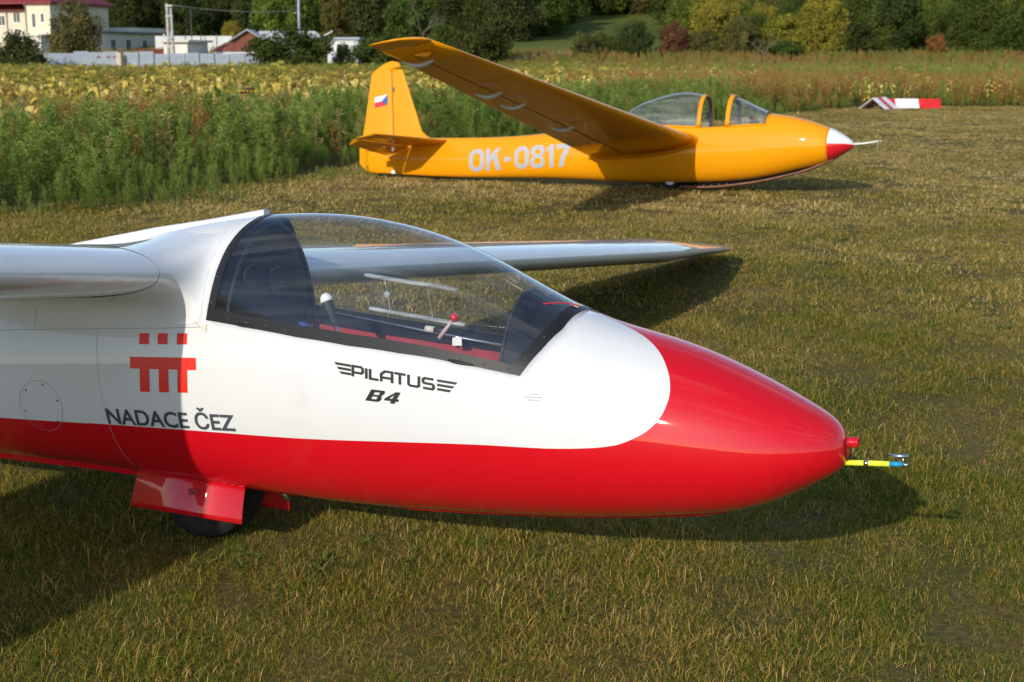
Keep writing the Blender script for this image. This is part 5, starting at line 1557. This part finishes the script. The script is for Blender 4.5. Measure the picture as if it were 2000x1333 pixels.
def window(par, face, u, z0, w, h, depth=.10, plane=0.0, mull=True):
    """Window in a wall face: 'A' wall looks along -y at y=plane, 'B' wall looks along +x at x=plane."""
    def bx(nm, u0, u1, za, zb, d0, d1, m, p):
        if face == 'A': return box(nm, (u0, plane - d1, za), (u1, plane - d0, zb), m, p)
        return box(nm, (plane + d0, u0, za), (plane + d1, u1, zb), m, p)
    fr = bx('window', u - w / 2, u + w / 2, z0, z0 + h, -.05, .03, 'window_white', par)
    if mull and w > .6:
        bx('pane', u - w / 2 + .07, u - .035, z0 + .07, z0 + h - .07, .0, .036, 'window_glass', fr); bx('pane', u + .035, u + w / 2 - .07, z0 + .07, z0 + h - .07, .0, .036, 'window_glass', fr)
    else:
        bx('pane', u - w / 2 + .07, u + w / 2 - .07, z0 + .07, z0 + h - .07, .0, .036, 'window_glass', fr)
    bx('window_sill', u - w / 2 - .06, u + w / 2 + .06, z0 - .09, z0 - .01, -.02, .10, 'window_white', fr)
def hip_roof(name, x0, x1, y0, y1, z, rise, over, material, par):
    x0 -= over; x1 += over; y0 -= over; y1 += over; ins = min(x1 - x0, y1 - y0) / 2
    if (y1 - y0) > (x1 - x0): r0, r1 = ((x0 + x1) / 2, y0 + ins, z + rise), ((x0 + x1) / 2, y1 - ins, z + rise)
    else: r0, r1 = (x0 + ins, (y0 + y1) / 2, z + rise), (x1 - ins, (y0 + y1) / 2, z + rise)
    V = [(x0, y0, z), (x1, y0, z), (x1, y1, z), (x0, y1, z), r0, r1, (x0, y0, z - .18), (x1, y0, z - .18), (x1, y1, z - .18), (x0, y1, z - .18)]
    if (y1 - y0) > (x1 - x0): F = [(0, 1, 4), (1, 2, 5, 4), (2, 3, 5), (3, 0, 4, 5)]
    else: F = [(0, 1, 5, 4), (1, 2, 5), (2, 3, 4, 5), (3, 0, 4)]
    F += [(0, 6, 7, 1), (1, 7, 8, 2), (2, 8, 9, 3), (3, 9, 6, 0), (6, 9, 8, 7)]
    return mesh_obj(name, V, F, material, par)
hx0 = atx(103, 150)
HOUSE = empty('house', (hx0, 150, 0), 'cream two storey house with dark red roof behind the fence', 'house', rz=math.atan2(-.3, .95))
box('wall', (-3.0, 0, 0), (0, 10.6, 7.25), 'plaster_cream', HOUSE)
box('wall', (-14, 1.3, 0), (-3.003, 9.0, 6.6), 'plaster_cream', HOUSE)
rf = hip_roof('roof', -7.5, 0, 0, 10.6, 7.25, 3.2, .45, 'roof_red', HOUSE)
rf2 = hip_roof('roof', -14, -3.2, 1.3, 9.0, 6.6, 3.0, .45, 'roof_red', HOUSE)
for k in range(5):
    y = 2.6 + 1.25 * k; mesh_obj('solar_panel', [(.45 - .9, y, 7.25 + .75 * .9 + .06), (.45 - .9, y + 1.1, 7.25 + .75 * .9 + .06), (.45 - 2.4, y + 1.1, 7.25 + .75 * 2.4 + .06), (.45 - 2.4, y, 7.25 + .75 * 2.4 + .06)], [(0, 1, 2, 3)], 'solar', rf)
mesh_obj('solar_panel', [(-7.2, 1.35, 7.33), (-5.4, 1.35, 7.33), (-5.4, 2.35, 8.11), (-7.2, 2.35, 8.11)], [(0, 1, 2, 3)], 'solar', rf2)
tube('rain_pipe', [(-2.9, -.08, .2), (-2.9, -.08, 6.8), (-2.95, -.3, 7.1)], .06, 'grey_metal', HOUSE, 8)
tube('rain_pipe', [(-6.2, 1.22, .2), (-6.2, 1.22, 6.3)], .06, 'grey_metal', HOUSE, 8)
window(HOUSE, 'A', -2.0, 4.65, .50, 1.5); window(HOUSE, 'A', -.95, 5.15, .46, 1.0)
for (u, z0, h) in ((-5.0, 5.2, 1.15), (-5.0, 3.5, 1.1), (-6.9, 4.9, 1.1), (-8.6, 5.2, 1.15), (-8.6, 3.4, 1.1)):
    window(HOUSE, 'A', u, z0, .9, h, plane=1.3)
box('porch_wall', (-3.2, -2.6, 0), (.55, -.003, 3.75), 'plaster_white', HOUSE); box('porch_roof', (-3.4, -2.8, 3.753), (.75, -.003, 3.95), 'plaster_pale', HOUSE)
box('annex_wall', (-5, 8.6, 0), (.65, 22.2, 4.25), 'plaster_pale', HOUSE); box('annex_roof', (-5.2, 8.4, 4.253), (.95, 22.5, 4.45), 'flat_roof', HOUSE); box('annex_parapet', (-5.1, 14.5, 4.453), (.55, 22.3, 4.95), 'plaster_white', HOUSE)
for (u, z0, w, h) in ((10.2, 2.2, .95, 1.45), (13.2, 2.2, .95, 1.45), (16.6, 2.2, .95, 1.45), (19.9, 2.2, .95, .85)):
    window(HOUSE, 'B', u, z0, w, h, plane=.65)

# grey corrugated fence of single sheets
FN = empty('fence', (atx(86, 117.0), 117.0, 0), 'long pale grey corrugated metal fence at the back of the field', 'fence')
V, F = [], []
nrib = 24
for k in range(nrib + 1):
    x = 1.20 * k / nrib; y = [0, .0, .03, .03][k % 4]; V += [(x, y, 0), (x, y, 1.98)]
F = [(2 * k, 2 * k + 2, 2 * k + 3, 2 * k + 1) for k in range(nrib)]
pme = bpy.data.meshes.new('fence_sheet'); pme.from_pydata(V, [], F); pme.materials.append(MATS['fence_metal'])
for k in range(15):
    o = bpy.data.objects.new('fence_sheet', pme); COL.objects.link(o); o.parent = FN; o.location = (1.2 * k + (.25 if k > 4 else 0), .12 * k if k > 4 else 0, RNG.normal(0, .025) + (.10 if k in (2, 3, 4, 5, 6) else 0))
    box('fence_post', (1.2 * k - .03, .05 + (.12 * k if k > 4 else 0), 0), (1.2 * k + .03, .11 + (.12 * k if k > 4 else 0), 1.9), 'grey_metal', FN)
box('fence_pillar', (5.82, -.08, 0), (6.2, .2, 2.02), 'fence_cream', FN)
for x in (4.25, 5.05, 5.6): box('fence_plate', (x, -.035, 1.62), (x + .26, -.012, 1.76), 'roof_red', FN)
# small flat shed
sx0 = atx(367, 127)
SHD = empty('shed', (sx0, 127, 0), 'small cream flat roofed shed behind the grey fence', 'shed', rz=-.30)
box('wall', (-2.35, 0, 0), (0, 3.6, 2.95), 'plaster_white', SHD); box('roof', (-2.85, -.4, 2.953), (.35, 4.0, 3.15), 'plaster_pale', SHD)
# rusty low wall between house and shed
o = box('yard_wall', (atx(268, 133), 133, 0), (atx(322, 133), 133.3, 2.42), 'brick_red'); tag(o, 'low rust red wall between the cream house and the shed', 'wall')
# white yard wall with posts
YW = empty('yard_wall', (atx(304, 152), 152, 0), 'long white panel wall behind the cream shed', 'wall')
for k in range(5): box('wall_panel', (1.62 * k, 0, 0), (1.62 * k + 1.56, .08, 3.85), 'wall_white', YW); box('wall_post', (1.62 * k - .05, -.06, 0), (1.62 * k + .01, .02, 4.1), 'dark_metal', YW)
# hut with brown gable and rust lean-to
ht = atx(485, 131)
HUT = empty('hut', (ht, 131, 0), 'hut with brown wooden gable and rust red lean-to roof behind the fence', 'hut', rz=.06)
box('wall', (-1.5, 0, 0), (5.2, 5.0, 2.75), 'plaster_pale', HUT)
gw = 2.9
for k in range(13):
    x0 = -1.35 + k * .21; x1 = x0 + .20; f_ = lambda x: 3.05 + .92 * (1 - abs(x - 0.0) / 1.40)
    mesh_obj('gable_plank', [(x0, -.03, 3.0), (x1, -.03, 3.0), (x1, -.03, max(3.02, f_(x1))), (x0, -.03, max(3.02, f_(x0))), (x0, .05, 3.0), (x1, .05, 3.0), (x1, .05, max(3.02, f_(x1))), (x0, .05, max(3.02, f_(x0)))], [(0, 1, 2, 3), (0, 4, 5, 1), (3, 2, 6, 7), (0, 3, 7, 4), (1, 5, 6, 2)], 'wood_brown', HUT)
for s in (-1, 1):
    mesh_obj('roof_slope', [(0, -.45, 4.05), (s * 1.75, -.45, 2.98), (s * 1.75, 5.2, 2.98), (0, 5.2, 4.05), (0, -.45, 4.15), (s * 1.75, -.45, 3.08), (s * 1.75, 5.2, 3.08), (0, 5.2, 4.15)], [(0, 1, 2, 3), (4, 7, 6, 5), (0, 4, 5, 1), (1, 5, 6, 2)], 'roof_grey', HUT)
mesh_obj('main_roof', [(.9, .6, 4.0), (6.0, .6, 4.0), (7.4, -.6, 2.9), (1.6, -.6, 2.9), (.9, .6, 3.9), (6.0, .6, 3.9), (7.4, -.6, 2.8), (1.6, -.6, 2.8)], [(0, 1, 2, 3), (4, 7, 6, 5), (3, 2, 6, 7), (1, 5, 6, 2)], 'roof_grey', HUT)
mesh_obj('lean_to_roof', [(-1.9, -.35, 2.98), (1.5, -.35, 2.98), (.9, -1.9, 2.28), (-3.0, -1.9, 2.28), (-1.9, -.35, 2.9), (1.5, -.35, 2.9), (.9, -1.9, 2.2), (-3.0, -1.9, 2.2)], [(0, 1, 2, 3), (4, 7, 6, 5), (3, 2, 6, 7), (0, 3, 7, 4)], 'roof_rust', HUT)
box('lean_to_wall', (-2.7, -1.75, 0), (.8, -1.6, 2.2), 'wall_white', HUT)
# white cabin
cx = atx(640, 124)
CAB = empty('cabin', (cx, 124, 0), 'white site cabin with dark door right of the hut', 'cabin', rz=-.05)
box('wall', (0, 0, .3), (2.6, 2.2, 3.15), 'wall_white', CAB); box('roof', (-.15, -.2, 3.153), (2.8, 2.4, 3.33), 'fence_metal', CAB)
for k, x in enumerate((.75, 1.35)):
    d_ = box('door', (x, -.04, .7), (x + .55, -.004, 2.85), 'window_white', CAB); box('pane', (x + .07, -.06, 2.1), (x + .48, -.042, 2.75), 'window_glass', d_)
box('step', (-.2, -1.6, 0), (2.8, -.05, .42), 'concrete', CAB)
tube('awning_arm', [(-.3, -.1, 2.7), (-.3, -.1, 3.45), (.55, -.3, 3.85)], .05, 'sign_white', CAB, 6)
# parked car
CAR = empty('parked_car', (atx(416, 134), 134, 0), 'dark blue car parked between the cream shed and the hut', 'car', rz=rad(35))
prof = [(-2.1, .45), (-2.15, .95), (-1.75, 1.10), (-1.15, 1.60), (.55, 1.66), (1.25, 1.12), (2.0, .98), (2.15, .7), (2.1, .40)]
V, F = [], []
for (x, z) in prof:
    t_ = .12 if z > 1.3 else 0
    V += [(x, -.88 + t_, z), (x, .88 - t_, z)]
n = len(prof); F = [(2 * k, 2 * k + 1, 2 * k + 3, 2 * k + 2) for k in range(n - 1)] + [tuple(2 * k for k in range(n))[::-1], tuple(2 * k + 1 for k in range(n)), (0, 2 * n - 2, 2 * n - 1, 1)]
bd = mesh_obj('body', V, F, 'car_paint', CAR)
for s in (-1, 1):
    mesh_obj('side_window', [(-1.45, s * .86, 1.12), (1.0, s * .86, 1.15), (.5, s * .79, 1.56), (-1.1, s * .79, 1.52)], [(0, 1, 2, 3)], 'window_glass', CAR)
    for x in (-1.3, 1.3): lathe('wheel', [(-.1, 0), (-.1, .2), (-.1, .33), (.1, .33), (.1, 0)], (x, s * .80, .33), (0, 1, 0), 'rubber', CAR, 18)
    box('tail_light', (-2.17, s * .62 - .14, .85), (-2.10, s * .62 + .14, 1.0), 'sign_red', CAR)
mesh_obj('rear_window', [(-1.74, -.72, 1.13), (-1.74, .72, 1.13), (-1.22, .66, 1.57), (-1.22, -.66, 1.57)], [(0, 1, 2, 3)], 'window_glass', CAR)
# poles and wire
def pole(name, px, Y, top, r, label, mt_):
    x, _, zt = at(px, top, Y); e = empty(name, (x, Y, 0), label, 'pole'); tube('shaft', [(0, 0, 0), (0, 0, zt)], [r * 1.25, r * .85], mt_, e, 10); return e, Vector((x, Y, zt))
PA, pa = pole('utility_pole', 325.5, 123, 7, .13, 'twin concrete utility pole beside the cream shed', 'concrete')
tube('shaft', [(.42, .1, 0), (.30, .05, pa.z - .35)], [.15, .10], 'concrete', PA, 10)
for z in (pa.z - .25, pa.z - 1.1, pa.z - 2.9, pa.z - 3.6): box('pole_clamp', (-.12, -.14, z), (.46, .12, z + .10), 'grey_metal', PA)
box('pole_box', (.22, -.28, 3.2), (.48, -.06, 3.75), 'fence_metal', PA); lathe('insulator', [(-.1, 0), (-.1, .05), (0, .07), (.1, .05), (.1, 0)], (-.35, 0, 3.5), (0, 0, 1), 'plastic_white', PA, 10)
PBo, pb = pole('utility_pole', 581, 138, -60, .12, 'tall steel utility pole rising behind the dark bush', 'fence_metal')
for k in range(4): lathe('insulator', [(-.12, 0), (-.12, .05), (0, .09), (.12, .05), (.12, 0)], (-.22 - .05 * (k % 2), -.1, 5.9 + .32 * k), (0, 0, 1), 'dark_metal', PBo, 10)
box('cross_arm', (-.4, -.05, 5.75), (.1, .05, 5.85), 'grey_metal', PBo)
a, b = Vector((pa.x + .25, pa.y, pa.z - .12)), Vector((pb.x - .3, pb.y, 6.0))
wire = tube('overhead_wire', [tuple(a.lerp(b, k / 12) - Vector((0, 0, .30 * (1 - (2 * k / 12 - 1) ** 2)))) for k in range(13)], .028, 'concrete', None, 6); tag(wire, 'thick overhead cable strung between the two utility poles', 'cable')
PC, pc_ = pole('lamp_post', 372, 150, 18, .05, 'thin dark lamp post behind the cream shed', 'dark_metal')
# road sign and path
SG = empty('road_sign', (atx(902, 139), 139, hill_h(139) - .1), 'round red and white road sign beside the big dark tree', 'sign')
zs = at(902, 84, 139)[2] - hill_h(139); tube('post', [(0, 0, 0), (0, 0, zs + .3)], .035, 'grey_metal', SG, 8)
lathe('disc', [(0, 0), (0, .33), (.02, .33), (.02, 0)], (0, -.05, zs), (0, -1, 0), 'sign_red', SG, 24); lathe('disc_centre', [(.024, 0), (.024, .20), (.02, .20)], (0, -.05, zs), (0, -1, 0), 'sign_white', SG, 24)
V = []
for k in range(9):
    px = 980 + 22 * k; Y = 141 + 1.6 * k; V += [(atx(px, Y), Y, hill_h(Y) + .30), (atx(px, Y + 3.2), Y + 3.2, hill_h(Y + 3.2) + .30)]
o = mesh_obj('path', V, [(2 * k, 2 * k + 2, 2 * k + 3, 2 * k + 1) for k in range(8)], 'path_pale'); tag(o, kind='structure')

# airfield corner marker: two low striped tents
def tent(x, y, rz, length, stripes, label, hw=.42, h=.335):
    e = empty('boundary_marker', (x, y, .02), label, 'marker', 'striped boundary markers', rz)
    n = len(stripes); L0 = 0.0
    for (mt_, ln) in stripes:
        for s in (-1, 1):
            a0, a1 = L0 + .004, L0 + ln - .004
            V = [(a0, s * hw, 0), (a1, s * hw, 0), (a1, 0, h), (a0, 0, h), (a0, s * (hw - .03), 0), (a1, s * (hw - .03), 0), (a1, 0, h - .025), (a0, 0, h - .025)]
            mesh_obj('marker_panel', V, [(0, 1, 2, 3), (4, 7, 6, 5), (0, 3, 7, 4), (1, 5, 6, 2), (0, 4, 5, 1)], mt_, e)
        L0 += ln
    return e
tent(atx(1736, 47.0), 47.0, rad(-2), 1.72, [('marker_red', .26), ('marker_white', .76), ('marker_red', .70)], 'low boundary marker showing its red and white striped long side', hw=.25, h=.30)
tent(atx(1708, 45.9), 45.9, rad(52), 1.0, [('marker_white', .35), ('marker_red', .30), ('marker_white', .4)], 'low tent shaped boundary marker seen from its open end', hw=.46, h=.36)
